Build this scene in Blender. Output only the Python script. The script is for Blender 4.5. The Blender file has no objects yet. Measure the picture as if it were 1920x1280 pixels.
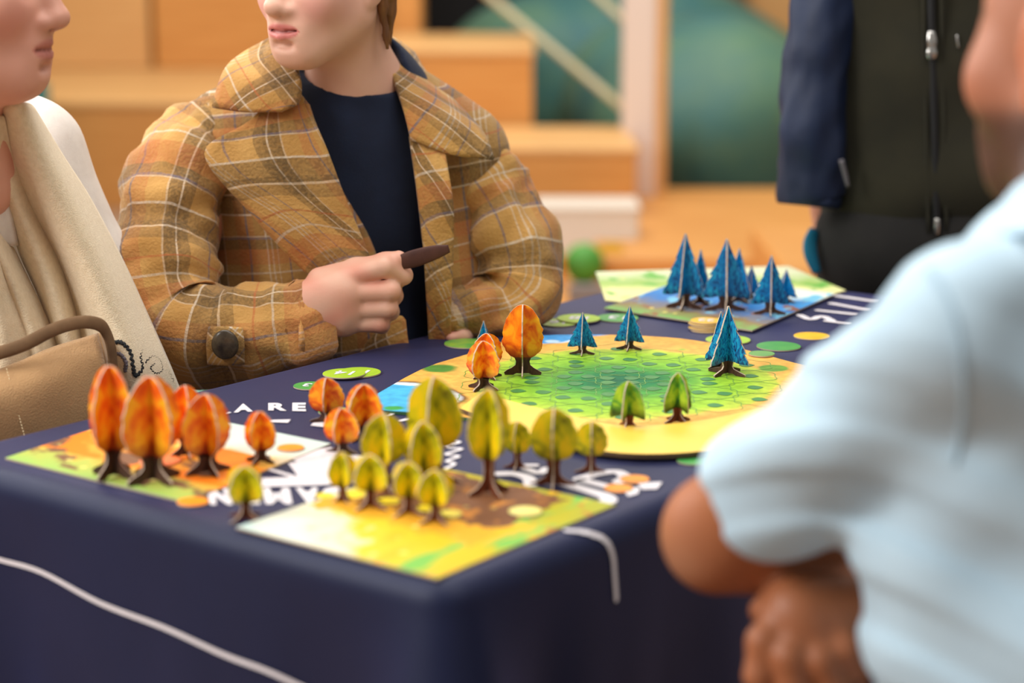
import bpy, bmesh, math, random
import numpy as np
from mathutils import Vector, Matrix
from mathutils.bvhtree import BVHTree
from mathutils import noise as mnoise
random.seed(4)
S = bpy.context.scene
# ---------------- camera, world, lights, exposure ----------------
FPX = 3700.0; CAMZ = 1.25; TH = math.atan(770/3700)
cd = bpy.data.cameras.new('camera'); cam = bpy.data.objects.new('camera', cd); S.collection.objects.link(cam)
cam.location = (0, 0, CAMZ); cam.rotation_euler = (math.pi/2-TH, 0, 0)
cd.sensor_width = 36; cd.lens = FPX/1920*36; cd.clip_end = 100
cd.dof.use_dof = True; cd.dof.focus_distance = 2.30; cd.dof.aperture_fstop = 2.5
S.camera = cam
w = bpy.data.worlds.new('world'); S.world = w; w.use_nodes = True
w.node_tree.nodes['Background'].inputs[0].default_value = (1.0, .93, .86, 1)
w.node_tree.nodes['Background'].inputs[1].default_value = .26
def area(name, loc, target, size, power, col, sy=None):
    l = bpy.data.lights.new(name, 'AREA'); l.energy = power; l.color = col; l.shape = 'RECTANGLE'; l.size = size; l.size_y = sy or size
    o = bpy.data.objects.new(name, l); S.collection.objects.link(o); o.location = loc
    o.rotation_euler = (Vector(target)-Vector(loc)).to_track_quat('-Z', 'Y').to_euler(); return o
area('added_fill_light', (-.6, 2.6, 3.4), (0, 2.3, .7), 2.2, 60, (1, .97, .92))
area('added_fill_light', (.9, 1.2, 3.3), (.3, 1.9, .7), 1.8, 28, (1, .97, .94))
area('added_backlight', (-3.2, 4.6, 2.4), (0, 2.2, .8), 2.0, 80, (1, .99, .97))  # added backlight for a grazing sheen on the cloth; no window is seen
area('added_fill_light', (0, 8.0, 4.2), (0, 8.6, .3), 4.5, 215, (1, .96, .88))
area('added_fill_light', (-2.6, .8, 2.6), (0, 2.4, .8), 1.3, 84, (1, .98, .95))  # added front-left fill that brightens trees and people, no real fixture
S.view_settings.view_transform = 'Standard'; S.view_settings.look = 'None'
S.view_settings.gamma = 1; S.view_settings.use_curve_mapping = False; S.view_settings.exposure = 0.25

# ---------------- helpers ----------------
CT, ST = math.cos(TH), math.sin(TH)
def ray(px, py):
    a = (px-960)/FPX; b = (640-py)/FPX
    return Vector((a, CT+b*ST, -ST+b*CT))
def PZ(px, py, z=.742):
    d = ray(px, py); return Vector((0, 0, CAMZ))+d*((z-CAMZ)/d.z)
def PD(px, py, y):
    d = ray(px, py); return Vector((0, 0, CAMZ))+d*(y/d.y)
def srgb(r, g=None, b=None):
    if g is None: r, g, b = r
    f = lambda c: ((c/255+.055)/1.055)**2.4 if c > 10 else c/255/12.92
    return (f(r), f(g), f(b), 1)
COL = S.collection
def tag(o, label=None, cat=None, group=None, kind=None):
    for k, v in (('label', label), ('category', cat), ('group', group), ('kind', kind)):
        if v: o[k] = v
    return o
def empty(name, loc, rz=0, **kw):
    o = bpy.data.objects.new(name, None); COL.objects.link(o); o.location = loc; o.rotation_euler.z = rz; return tag(o, **kw)
def link(name, me, mats, parent=None, world=False, smooth=False):
    o = bpy.data.objects.new(name, me); COL.objects.link(o)
    for m in (mats if isinstance(mats, (list, tuple)) else [mats]):
        if m and len(me.materials) < len(mats if isinstance(mats, (list, tuple)) else [mats]): me.materials.append(m)
    if smooth: me.polygons.foreach_set('use_smooth', [True]*len(me.polygons))
    if parent:
        o.parent = parent
        if world:                       # mesh is in world space; parent chain is unrotated
            q = parent; off = Vector((0, 0, 0))
            while q: off += Vector(q.location); q = q.parent
            o.location = -off
    return o
def mesh(verts, faces, name='m'):
    me = bpy.data.meshes.new(name); me.from_pydata([tuple(v) for v in verts], [], faces); me.update(); return me
def bm2me(bm, name='m'):
    bmesh.ops.recalc_face_normals(bm, faces=bm.faces[:]); me = bpy.data.meshes.new(name); bm.to_mesh(me); bm.free(); return me
def box_me(cx, cy, cz, sx, sy, sz, rz=0, bev=.004, seg=1):
    bm = bmesh.new(); bmesh.ops.create_cube(bm, size=1)
    bmesh.ops.scale(bm, vec=(sx, sy, sz), verts=bm.verts)
    if bev: bmesh.ops.bevel(bm, geom=bm.edges[:], offset=bev, segments=seg, affect='EDGES')
    bmesh.ops.transform(bm, matrix=Matrix.Translation((cx, cy, cz)) @ Matrix.Rotation(rz, 4, 'Z'), verts=bm.verts)
    return bm2me(bm)
def catmull(pts, n):
    P = [np.array(p, float) for p in pts]; P = [2*P[0]-P[1]]+P+[2*P[-1]-P[-2]]; out = []
    for i in range(1, len(P)-2):
        for k in range(n):
            t = k/n; a, b, c, d = P[i-1:i+3]
            out.append(.5*((2*b)+(-a+c)*t+(2*a-5*b+4*c-d)*t*t+(-a+3*b-3*c+d)*t**3))
    out.append(P[-2]); return np.array(out)
def tube(pts, n=6, seg=16, closed_ends=True, wrinkle=0, wf=1, flat=1.0):
    """pts: (x,y,z,r); returns mesh with metric UVs"""
    C = catmull(pts, n); m = len(C); bm = bmesh.new(); uvl = bm.loops.layers.uv.new('UVMap')
    T = np.gradient(C[:, :3], axis=0); T /= np.linalg.norm(T, axis=1)[:, None]+1e-9
    ref = np.array([0, 1, 0.]) if abs(T[0][1]) < .8 else np.array([1., 0, 0])
    rings = []; L = 0; Ls = []
    A = ref-T[0]*np.dot(ref, T[0]); A /= np.linalg.norm(A)
    for i in range(m):
        A = A-T[i]*np.dot(A, T[i]); A /= np.linalg.norm(A); B = np.cross(T[i], A)
        if i: L += np.linalg.norm(C[i, :3]-C[i-1, :3])
        Ls.append(L); ring = []
        for j in range(seg):
            a = 2*math.pi*j/seg; r = C[i, 3]
            if wrinkle:
                p = Vector((math.cos(a)*1.2, math.sin(a)*1.2, L*22*wf)); r += wrinkle*mnoise.noise(p)+wrinkle*.6*mnoise.noise(p*2.3+Vector((5, 1, 2)))
            p = C[i, :3]+(A*math.cos(a)*flat+B*math.sin(a))*r; ring.append(bm.verts.new(p))
        rings.append(ring)
    rr = float(np.mean(C[:, 3]))
    for i in range(m-1):
        for j in range(seg):
            k = (j+1) % seg; f = bm.faces.new((rings[i][j], rings[i][k], rings[i+1][k], rings[i+1][j]))
            f.smooth = True; u0 = 2*math.pi*rr*j/seg; u1 = 2*math.pi*rr*(j+1)/seg
            for lp, uv in zip(f.loops, ((u0, Ls[i]), (u1, Ls[i]), (u1, Ls[i+1]), (u0, Ls[i+1]))): lp[uvl].uv = uv
    if closed_ends:
        for rg in (rings[0][::-1], rings[-1]): bm.faces.new(rg)
    me = bpy.data.meshes.new('tube'); bm.to_mesh(me); bm.free(); return me
def patch(rows, nu=6, nv=6, thick=.003, fold=0, ff=3, seed=0):
    """rows of (px,py,y) -> smooth sheet with thickness, metric UVs"""
    G = [[tuple(PD(*p)) for p in r] for r in rows]
    G = [catmull(r, nu) for r in G]; G = np.array(G); G = np.array([catmull(G[:, j], nv) for j in range(G.shape[1])]).transpose(1, 0, 2)
    R, Cn = G.shape[:2]
    du = np.linalg.norm(np.diff(G, axis=1), axis=2).mean(0); us = np.concatenate([[0], np.cumsum(du)])
    dv = np.linalg.norm(np.diff(G, axis=0), axis=2).mean(1); vs = np.concatenate([[0], np.cumsum(dv)])
    if fold:
        for i in range(R):
            for j in range(Cn):
                G[i, j, 1] += fold*math.sin(ff*2*math.pi*j/(Cn-1)+seed)+fold*.8*mnoise.noise(Vector((j/(Cn-1)*4, i/(R-1)*2.5, seed)))
    bm = bmesh.new(); uvl = bm.loops.layers.uv.new('UVMap'); n = Cn
    V = [bm.verts.new(G[i, j]) for i in range(R) for j in range(Cn)]
    for i in range(R-1):
        for j in range(Cn-1):
            q = (i*n+j, i*n+j+1, (i+1)*n+j+1, (i+1)*n+j); f = bm.faces.new([V[k] for k in q]); f.smooth = True
            for lp, k in zip(f.loops, q): lp[uvl].uv = (us[k % n], vs[k//n])
    me = bpy.data.meshes.new('patch'); bm.to_mesh(me); bm.free()
    return me
def solid(o, t, off=0): m = o.modifiers.new('thickness', 'SOLIDIFY'); m.thickness = t; m.offset = off; return o

# ---------------- materials ----------------
def newmat(name):
    m = bpy.data.materials.new(name); m.use_nodes = True; nt = m.node_tree
    return m, nt, nt.nodes['Principled BSDF']
def N(nt, t, **kw):
    n = nt.nodes.new(t)
    for k, v in kw.items():
        if k.startswith('i_'): n.inputs[int(k[2:]) if k[2:].isdigit() else k[2:]].default_value = v
        else: setattr(n, k, v)
    return n
def ramp(nt, stops, interp='LINEAR'):
    n = nt.nodes.new('ShaderNodeValToRGB'); cr = n.color_ramp; cr.interpolation = interp
    while len(cr.elements) < len(stops): cr.elements.new(.5)
    for e, (p, c) in zip(cr.elements, stops): e.position = p; e.color = c
    return n
def mixc(nt, fac, a, b, bt='MIX'):
    n = nt.nodes.new('ShaderNodeMix'); n.data_type = 'RGBA'; n.blend_type = bt
    for k, v in ((0, fac), (6, a), (7, b)):
        if hasattr(v, 'node') or isinstance(v, bpy.types.NodeSocket): nt.links.new(v, n.inputs[k])
        else: n.inputs[k].default_value = v
    return n.outputs[2]
def mth(nt, op, a, b=0.0, c=None):
    n = nt.nodes.new('ShaderNodeMath'); n.operation = op
    for k, v in enumerate((a, b) if c is None else (a, b, c)):
        if isinstance(v, bpy.types.NodeSocket): nt.links.new(v, n.inputs[k])
        else: n.inputs[k].default_value = v
    return n.outputs[0]
def mat(name, c, c2=None, rough=.6, scale=30, bump=0, bscale=300, stretch=(1, 1, 1), metal=0, sheen=0, attr=False, sss=0, coord='Object', spec=.4):
    m, nt, b = newmat(name); L = nt.links.new
    tc = N(nt, 'ShaderNodeTexCoord'); mp = N(nt, 'ShaderNodeMapping'); mp.inputs['Scale'].default_value = stretch
    L(tc.outputs[coord], mp.inputs[0])
    if attr:
        a = N(nt, 'ShaderNodeAttribute', attribute_name='Col'); base = a.outputs['Color']
        if c2:
            nz = N(nt, 'ShaderNodeTexNoise', i_Scale=scale, i_Detail=3.0); L(mp.outputs[0], nz.inputs['Vector'])
            base = mixc(nt, mth(nt, 'MULTIPLY', nz.outputs[0], .35), base, c2)
        L(base, b.inputs['Base Color'])
    elif c2:
        nz = N(nt, 'ShaderNodeTexNoise', i_Scale=scale, i_Detail=5.0, i_Roughness=.6); L(mp.outputs[0], nz.inputs['Vector'])
        r = ramp(nt, [(.3, c), (.7, c2)]); L(nz.outputs[0], r.inputs[0]); L(r.outputs[0], b.inputs['Base Color'])
    else: b.inputs['Base Color'].default_value = c
    b.inputs['Roughness'].default_value = rough; b.inputs['Metallic'].default_value = metal; b.inputs['Specular IOR Level'].default_value = spec
    if sheen: b.inputs['Sheen Weight'].default_value = sheen
    if sss: b.inputs['Subsurface Weight'].default_value = sss; b.inputs['Subsurface Scale'].default_value = .01; b.inputs['Subsurface Radius'].default_value = (1, .35, .2)
    if bump:
        nb = N(nt, 'ShaderNodeTexNoise', i_Scale=bscale, i_Detail=3.0); L(mp.outputs[0], nb.inputs['Vector'])
        bp = N(nt, 'ShaderNodeBump', i_Strength=bump, i_Distance=.002); L(nb.outputs[0], bp.inputs['Height']); L(bp.outputs[0], b.inputs['Normal'])
    return m
def wood(name, c, c2, stretch=(1, 12, 12)):
    return mat(name, c, c2, rough=.45, scale=2.2, stretch=stretch, bump=.15, bscale=40)
def plaid(name, coord='UV', rot=0, per=.17, shade=1, flip=False, ax='xz', off=(0, 0)):
    m, nt, b = newmat(name); L = nt.links.new
    tc = N(nt, 'ShaderNodeTexCoord'); mp = N(nt, 'ShaderNodeMapping'); mp.inputs['Rotation'].default_value = (0, rot, 0) if ax == 'xz' and coord == 'Object' else (0, 0, rot)
    mp.inputs['Location'].default_value = (off[0], off[1], off[1])
    L(tc.outputs[coord], mp.inputs[0])
    nzd = N(nt, 'ShaderNodeTexNoise', i_Scale=9.0); L(tc.outputs['Object'], nzd.inputs['Vector'])
    sep = N(nt, 'ShaderNodeSeparateXYZ'); L(mp.outputs[0], sep.inputs[0])
    u = sep.outputs[0]; v = sep.outputs[2 if coord == 'Object' else 1]
    wob = mth(nt, 'MULTIPLY', nzd.outputs[0], .012)
    uu = mth(nt, 'FRACT', mth(nt, 'DIVIDE', mth(nt, 'ADD', u, wob), per)); vv = mth(nt, 'FRACT', mth(nt, 'DIVIDE', mth(nt, 'ADD', v, wob), per*1.1))
    wh = (.62, .53, .42); dk = (.085, .05, .018); ru = (.42, .11, .03); nv = (.08, .09, .17); bs = (.42, .25, .07)
    def st(l): return [(p, (c[0], c[1], c[2], a)) for p, c, a in l]
    U = [(0, bs, 0), (.10, dk, .55), (.16, dk, .7), (.18, wh, .7), (.195, dk, .7), (.27, wh, .45), (.283, bs, 0), (.42, ru, .40), (.52, nv, .7), (.54, ru, .3), (.60, bs, 0), (.70, wh, .62), (.717, bs, 0), (.75, wh, .5), (.762, bs, 0), (.80, wh, .4), (.812, bs, 0), (.90, nv, .6), (.915, bs, 0)]
    V = [(0, bs, 0), (.06, wh, .72), (.078, dk, .55), (.19, dk, .75), (.23, wh, .5), (.243, dk, .45), (.33, bs, 0), (.45, ru, .7), (.465, bs, 0), (.58, wh, .55), (.597, bs, 0), (.66, ru, .45), (.78, dk, .5), (.86, nv, .6), (.88, wh, .5), (.893, bs, 0)]
    if flip: U, V = V, U
    rU = ramp(nt, st(U), 'CONSTANT'); rV = ramp(nt, st(V), 'CONSTANT'); L(uu, rU.inputs[0]); L(vv, rV.inputs[0])
    fz = N(nt, 'ShaderNodeTexNoise', i_Scale=260.0, i_Detail=2.0); L(tc.outputs['Object'], fz.inputs['Vector'])
    fzr = ramp(nt, [(.35, (.6, .6, .6, 1)), (.6, (1, 1, 1, 1))]); L(fz.outputs[0], fzr.inputs[0])
    bnz = N(nt, 'ShaderNodeTexNoise', i_Scale=14.0); L(tc.outputs['Object'], bnz.inputs['Vector'])
    br = ramp(nt, [(.3, (.40*shade, .20*shade, .045*shade, 1)), (.7, (.60*shade, .34*shade, .10*shade, 1))]); L(bnz.outputs[0], br.inputs[0])
    c = mixc(nt, mth(nt, 'MULTIPLY', rU.outputs[1], fzr.outputs[0]), br.outputs[0], rU.outputs[0])
    c = mixc(nt, mth(nt, 'MULTIPLY', rV.outputs[1], fzr.outputs[0]), c, rV.outputs[0])
    L(c, b.inputs['Base Color']); b.inputs['Roughness'].default_value = .95; b.inputs['Sheen Weight'].default_value = .15
    bp = N(nt, 'ShaderNodeBump', i_Strength=.5, i_Distance=.003); L(fz.outputs[0], bp.inputs['Height']); L(bp.outputs[0], b.inputs['Normal'])
    return m

# ---------------- signed-distance modeller (surface nets) ----------------
f4 = np.float32
class SD:
    def __init__(s): s.ops = []
    def cone(s, a, b, ra, rb, k=.02, sub=False):
        a = np.array(a[:3], f4); b = np.array(b[:3], f4); ab = b-a; q = float(ab@ab)
        def f(P):
            d = P-a; t = np.clip((d@ab)/q, 0, 1); return np.linalg.norm(d-t[:, None]*ab, axis=1)-(ra+(rb-ra)*t)
        s.ops.append((f, k, sub)); return s
    def chain(s, pts, k=.01):
        for p, q in zip(pts, pts[1:]): s.cone(p[:3], q[:3], p[3], q[3], k)
        return s
    def ell(s, c, r, M=None, k=.02, sub=False):
        c = np.array(c, f4); r = np.array(r, f4)
        def f(P):
            q = P-c
            if M is not None: q = q@M
            k0 = np.linalg.norm(q/r, axis=1); k1 = np.linalg.norm(q/(r*r), axis=1)+1e-9; return k0*(k0-1)/k1
        s.ops.append((f, k, sub)); return s
    def box(s, c, h, M=None, rad=.01, k=.01, sub=False):
        c = np.array(c, f4); h = np.array(h, f4)-rad
        def f(P):
            q = P-c
            if M is not None: q = q@M
            q = np.abs(q)-h; return np.linalg.norm(np.maximum(q, 0), axis=1)+np.minimum(q.max(1), 0)-rad
        s.ops.append((f, k, sub)); return s
    def fn(s, f, k=.01, sub=False): s.ops.append((f, k, sub)); return s
    def disp(s, f): s.ops.append((f, None, None)); return s
    def __call__(s, P):
        d = np.full(len(P), 9, f4)
        for f, k, sub in s.ops:
            if k is None: d = d+f(P); continue
            e = f(P)
            if sub: e = -e; h = np.maximum(k-np.abs(d-e), 0)/k; d = np.maximum(d, e)+h*h*k*.25
            else: h = np.maximum(k-np.abs(d-e), 0)/k; d = np.minimum(d, e)-h*h*k*.25
        return d
def nets(sd, lo, hi, h, colfn=None):
    lo = np.array(lo, float); n = np.ceil((np.array(hi)-lo)/h/8).astype(int); B = 8
    ci = np.stack(np.meshgrid(*[np.arange(k) for k in n], indexing='ij'), -1).reshape(-1, 3)
    cc = (lo+(ci*B+B/2)*h).astype(f4); dc = sd(cc)
    V = np.where(dc < 0, -1, 1).reshape(n).astype(f4).repeat(B, 0).repeat(B, 1).repeat(B, 2)
    act = ci[np.abs(dc) < B*h*1.25]
    off = np.stack(np.meshgrid(*[np.arange(B)]*3, indexing='ij'), -1).reshape(-1, 3)
    for c0 in range(0, len(act), 2000):
        idx = (act[c0:c0+2000, None]*B+off).reshape(-1, 3); V[idx[:, 0], idx[:, 1], idx[:, 2]] = sd((lo+idx*h).astype(f4))
    V[[0, -1]] = np.abs(V[[0, -1]]); V[:, [0, -1]] = np.abs(V[:, [0, -1]]); V[:, :, [0, -1]] = np.abs(V[:, :, [0, -1]])
    I = V < 0
    cs = sum(I[a:I.shape[0]-1+a, b:I.shape[1]-1+b, c:I.shape[2]-1+c].astype(np.int8) for a in (0, 1) for b in (0, 1) for c in (0, 1))
    A = np.argwhere((cs > 0) & (cs < 8)); vid = np.full(cs.shape, -1, np.int32); vid[A[:, 0], A[:, 1], A[:, 2]] = np.arange(len(A))
    acc = np.zeros((len(A), 3)); cnt = np.zeros(len(A)); cor = [(a, b, c) for a in (0, 1) for b in (0, 1) for c in (0, 1)]
    for p in cor:
        for ax in range(3):
            if p[ax]: continue
            q = list(p); q[ax] = 1
            va = V[A[:, 0]+p[0], A[:, 1]+p[1], A[:, 2]+p[2]]; vb = V[A[:, 0]+q[0], A[:, 1]+q[1], A[:, 2]+q[2]]
            m = (va < 0) != (vb < 0); t = np.where(m, va/(va-vb+1e-12), 0); pt = np.array(p, float)+np.eye(3)[ax]*t[:, None]
            acc[m] += pt[m]; cnt[m] += 1
    P = lo+(A+acc/cnt[:, None])*h; F = []
    for ax in range(3):
        s0 = [slice(None)]*3; s1 = [slice(None)]*3; s0[ax] = slice(0, -1); s1[ax] = slice(1, None)
        d = I[tuple(s0)] != I[tuple(s1)]; E = np.argwhere(d); o1, o2 = [(1, 2), (2, 0), (0, 1)][ax]
        E = E[(E[:, o1] > 0) & (E[:, o2] > 0) & (E[:, o1] < I.shape[o1]-1) & (E[:, o2] < I.shape[o2]-1)]
        e1 = np.eye(3, dtype=int)[o1]; e2 = np.eye(3, dtype=int)[o2]
        g = lambda X: vid[X[:, 0], X[:, 1], X[:, 2]]
        Q = np.stack([g(E-e1-e2), g(E-e2), g(E), g(E-e1)], 1); inside = I[E[:, 0], E[:, 1], E[:, 2]]; Q[~inside] = Q[~inside][:, ::-1]; F.append(Q)
    F = np.concatenate(F); F = F[(F >= 0).all(1)]
    me = bpy.data.meshes.new('sd'); me.vertices.add(len(P)); me.vertices.foreach_set('co', P.astype(f4).ravel())
    me.loops.add(F.size); me.loops.foreach_set('vertex_index', F.ravel().astype(np.int32))
    me.polygons.add(len(F)); me.polygons.foreach_set('loop_start', np.arange(0, F.size, 4, dtype=np.int32))
    me.polygons.foreach_set('use_smooth', np.ones(len(F), bool)); me.update(calc_edges=True); me.validate()
    if colfn is not None:
        c = colfn(P); ca = me.color_attributes.new('Col', 'FLOAT_COLOR', 'POINT'); ca.data.foreach_set('color', np.concatenate([c, np.ones((len(P), 1))], 1).astype(f4).ravel())
    return me
# ================= SETTING =================
oak = wood('oak', srgb(222, 160, 88), srgb(204, 138, 68), (1.0, 3, 14))
oak_pale = wood('oak_pale', srgb(226, 178, 116), srgb(214, 160, 98), (1, 3, 14))
grey_floor = mat('floor_grey', srgb(168, 132, 104), srgb(150, 116, 92), rough=.5, scale=3)
def struct(name, me, m, **kw): return tag(link(name, me, m), kind='structure', **kw)
struct('floor', mesh([(-9, -3, 0), (9, -3, 0), (9, 14, 0), (-9, 14, 0)], [(0, 1, 2, 3)]), grey_floor)
struct('wall_back', box_me(0, 12.8, 2.0, 18, .1, 4.0, bev=0), oak_pale)
struct('door_1', box_me(.39, 12.68, 1.15, 1.88, .12, 2.3, bev=0), mat('dark_opening', srgb(14, 14, 16), rough=.8))
struct('trim_1', box_me(1.40, 12.68, 1.2, .16, .14, 2.4, bev=.01), mat('brown_trim', srgb(120, 84, 56), rough=.6))
# stepped oak seating
def block(x0, x1, y0, y1, z0, z1, label, m=oak):
    r = empty('seating_block', ((x0+x1)/2, (y0+y1)/2, z0)); tag(r, label, 'wooden step', 'stepped oak seating blocks')
    cx, cy = (x0+x1)/2, (y0+y1)/2
    link('riser', box_me(cx, (y0+y1)/2, (z0+z1-.03)/2, x1-x0-.02, y1-y0-.02, z1-z0-.03, bev=.004), m, r, True)
    link('tread', box_me(cx, cy, z1-.015, x1-x0, y1-y0, .03, bev=.006), oak_pale, r, True); return r
block(-3.4, -.62, 9.0, 12.0, 0, .49, 'long lowest wooden step left of the plaid coat, bottom against grey floor')
block(-2.02, -.62, 11.2, 12.6, .495, 1.6, 'upper wooden step face at top left, right of the panel joint', oak)
block(-3.6, -2.03, 11.2, 12.6, .495, 1.6, 'upper wooden step face at top far left above woman', oak_pale)
block(-.60, .50, 7.75, 8.62, 0, .415, 'lower wooden step block just left of the white pillar')
block(-.60, .10, 8.64, 10.0, 0, .745, 'upper wooden step block right of the plaid-coated shoulder')
block(-.60, -.45, 10.02, 10.5, 0, 1.7, 'tall wooden step block behind the plaid coat wearer head')
# low platform on the right
pf = struct('trim_2', box_me(1.25, 7.7, .07, 1.9, 1.9, .14, bev=.01), oak)
struct('trim_3', box_me(.25, 6.2, .03, 1.1, 1.9, .06, bev=.01), oak)
struct('trim_4', box_me(1.55, 6.1, .14, 1.5, .9, .28, bev=.01), oak)
# pillar
pl = empty('pillar', (.64, 8.35, 0)); tag(pl, kind='structure'); pl.name = 'trim_5'
link('white_face', box_me(.540, 8.45, 2, .14, .16, 4, rz=0, bev=.012, seg=2), mat('white_paint', srgb(232, 216, 206), rough=.5), pl, True)
link('wood_face', box_me(.630, 8.46, 2, .055, .15, 4, bev=.01), oak_pale, pl, True)
# teal pod
sd = SD().ell((.95, 9.45, .33), (.58, .62, .52), k=.05).ell((.60, 11.1, .38), (1.08, .55, .60), k=.05).ell((.75, 10.1, .34), (.50, .5, .52), k=.25)
sd.disp(lambda P: .02*np.sin(P[:, 0]*5+P[:, 2]*6)).disp(lambda P: .012*np.sin(P[:, 0]*3-P[:, 2]*11))
me = nets(sd, (-.8, 8.7, 0), (1.8, 11.7, 1.4), .03)
tag(link('lounge_pod', me, mat('teal_fabric', srgb(44, 102, 110), srgb(92, 128, 98), rough=.55, scale=2)), 'large teal dome-shaped soft lounge pod behind the white pillar', 'pod')  # olive mottling stands in for a reflection on the teal
rl = []
me = tube([(*PD(890, -30, 9.2), .018), (*PD(1000, 62, 9.0), .018), (*PD(1172, 205, 8.5), .018)], 4, 10)
tag(link('handrail', me, mat('pale_rail', srgb(196, 186, 150), rough=.5)), 'thin pale diagonal rail running down to the white pillar', 'rail')
me = tube([(*PD(1095, -30, 9.0), .016), (*PD(1172, 40, 8.5), .016)], 4, 10)
tag(link('handrail', me, bpy.data.materials['pale_rail']), 'short pale rail end at top edge beside the white pillar', 'rail')
# toys / white box on floor
def quick(name, me, m, label, cat, smooth=False, **kw): return tag(link(name, me, m, smooth=smooth), label, cat, **kw)
wb = empty('storage_box', (.28, 7.30, 0)); tag(wb, 'white storage box on the floor behind the plaid sleeve', 'box')
wm = mat('white_plastic', srgb(226, 218, 206), rough=.4)
HB = PD(1090, 388, 7.17).z; hm = HB/2
for nm, a in (('base', (.28, 7.30, .012, .36, .26, .02)), ('side', (.28, 7.17, hm, .36, .012, HB-.03)), ('side', (.28, 7.43, hm, .36, .012, HB-.03)), ('side', (.10, 7.30, hm, .012, .26, HB-.03)), ('side', (.46, 7.30, hm, .012, .26, HB-.03)), ('lid', (.28, 7.30, HB-.006, .38, .29, .014))):
    link(nm, box_me(*a, bev=.003), wm, wb, True)
def ball(c, r, hsc=1):
    bm = bmesh.new(); bmesh.ops.create_uvsphere(bm, u_segments=24, v_segments=14, radius=r); bmesh.ops.scale(bm, vec=(1, 1, hsc), verts=bm.verts); bmesh.ops.translate(bm, vec=c, verts=bm.verts); return bm2me(bm)
c = PD(1095, 485, 6.7)
quick('toy_ball', ball((c.x, 6.7, .06+.07), .07), mat('green_toy', srgb(78, 150, 56), rough=.5), 'green toy ball on the wooden floor behind the table', 'ball', True)
c = PD(1145, 470, 6.9)
quick('toy_block', box_me(c.x, 6.9, .06+.06, .10, .06, .10, bev=.015, seg=2), mat('yellow_toy', srgb(214, 170, 50), rough=.5), 'yellow toy block right of the green ball', 'toy')
c = PD(1030, 500, 6.6)
quick('toy_block', box_me(c.x, 6.6, .06+.07, .10, .06, .12, bev=.015, seg=2), mat('orange_toy', srgb(222, 128, 30), rough=.5), 'orange toy block left of the green ball by the sleeve', 'toy')
c = PD(1100, 520, 6.3)
quick('toy_block', box_me(c.x, 6.3, .06+.035, .12, .08, .06, bev=.01, seg=2), mat('grey_toy', srgb(130, 122, 120), rough=.5), 'grey flat toy block in front of the green ball', 'toy')

teal_m = mat('teal_cushion', srgb(52, 132, 130), rough=.8)
c = PD(40, 145, 8.8)
quick('floor_cushion', box_me(c.x-.10, 8.8, c.z/2, .42, .15, c.z, bev=.03, seg=3), teal_m, 'teal block cushion behind the neck of the person at left edge', 'cushion')
c = PD(330, 698, 3.05)
bench = empty('bench', (c.x, 3.05, 0)); tag(bench, 'mint-cushioned bench corner between the cream scarf and the plaid coat', 'bench')
link('seat_cushion', box_me(c.x, 3.05, c.z-.04, .10, .30, .08, bev=.015, seg=3), mat('mint_cushion', srgb(120, 168, 156), rough=.8), bench, True)
link('base', box_me(c.x, 3.05, (c.z-.08)/2, .09, .28, c.z-.08, bev=.004), oak, bench, True)
# ================= TABLE =================
Nc = Vector((-.050, 1.498)); U2 = Vector((.612, .791)); V2 = Vector((-.791, .612)); TL, TW, TZ = 1.37, .66, .74
tb = empty('table', (*(Nc+U2*TL/2+V2*TW/2), 0)); tag(tb, 'rectangular table hidden under the navy tablecloth', 'table')
ang = math.atan2(U2.y, U2.x); ctr = Nc+U2*TL/2+V2*TW/2
dkm = mat('table_metal', srgb(60, 60, 62), rough=.4)
link('tabletop', box_me(0, 0, TZ-.019, TL-.012, TW-.012, .03, bev=.004), oak, tb).rotation_euler.z = ang
for sx in (-1, 1):
    for sy in (-1, 1):
        o = link('leg', tube([(sx*.6, sy*.27, .0, .018), (sx*.6, sy*.27, .35, .018), (sx*.6, sy*.27, TZ-.03, .018)], 2, 12), dkm, tb)
        o.location = (0, 0, 0); o.rotation_euler.z = ang
# cloth
per = []; R0 = .025
def corner(c, a0):
    return [(Vector(c)+Vector((math.cos(a0+t*math.pi/2/6), math.sin(a0+t*math.pi/2/6)))*R0, Vector((math.cos(a0+t*math.pi/2/6), math.sin(a0+t*math.pi/2/6)))) for t in range(7)]
cs4 = [((TL-R0, TW-R0), 0), ((R0, TW-R0), math.pi/2), ((R0, R0), math.pi), ((TL-R0, R0), 3*math.pi/2)]
loop = []
for (c, a0) in cs4: loop += corner(c, a0)
full = []
for i in range(len(loop)):
    p, n = loop[i]; q, n2 = loop[(i+1) % len(loop)]; d = (q-p).length; k = max(1, int(d/.012))
    for t in range(k): full.append((p.lerp(q, t/k), n.lerp(n2, t/k).normalized()))
cum = [0]
for i in range(1, len(full)): cum.append(cum[-1]+(full[i][0]-full[i-1][0]).length)
cpos = [Vector((TL, TW)), Vector((0, TW)), Vector((0, 0)), Vector((TL, 0))]
def drop(p, n, s, d):
    r = .022
    if d < r*math.pi/2: return r*math.sin(d/r), r*(1-math.cos(d/r))
    dz = d-r*math.pi/2; out = r+.03*dz
    for ci_, c in enumerate(cpos):
        x = (p-c).length; sgn = 1
        out += .24*dz*math.exp(-(x/.05)**2)-.07*dz*math.exp(-((x-.12)/.05)**2)
    out += dz*.05*(mnoise.noise(Vector((p.x*5, p.y*5, dz*1.5)))+.5*mnoise.noise(Vector((p.x*13, p.y*13, dz*3))))
    return out, r+dz
vs, fs = [], []; n_ = len(full)
drs = [0, .007, .014, .021, .028, .0346]+[.0346+.65*(k/30)**1.15 for k in range(1, 31)]
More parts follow.
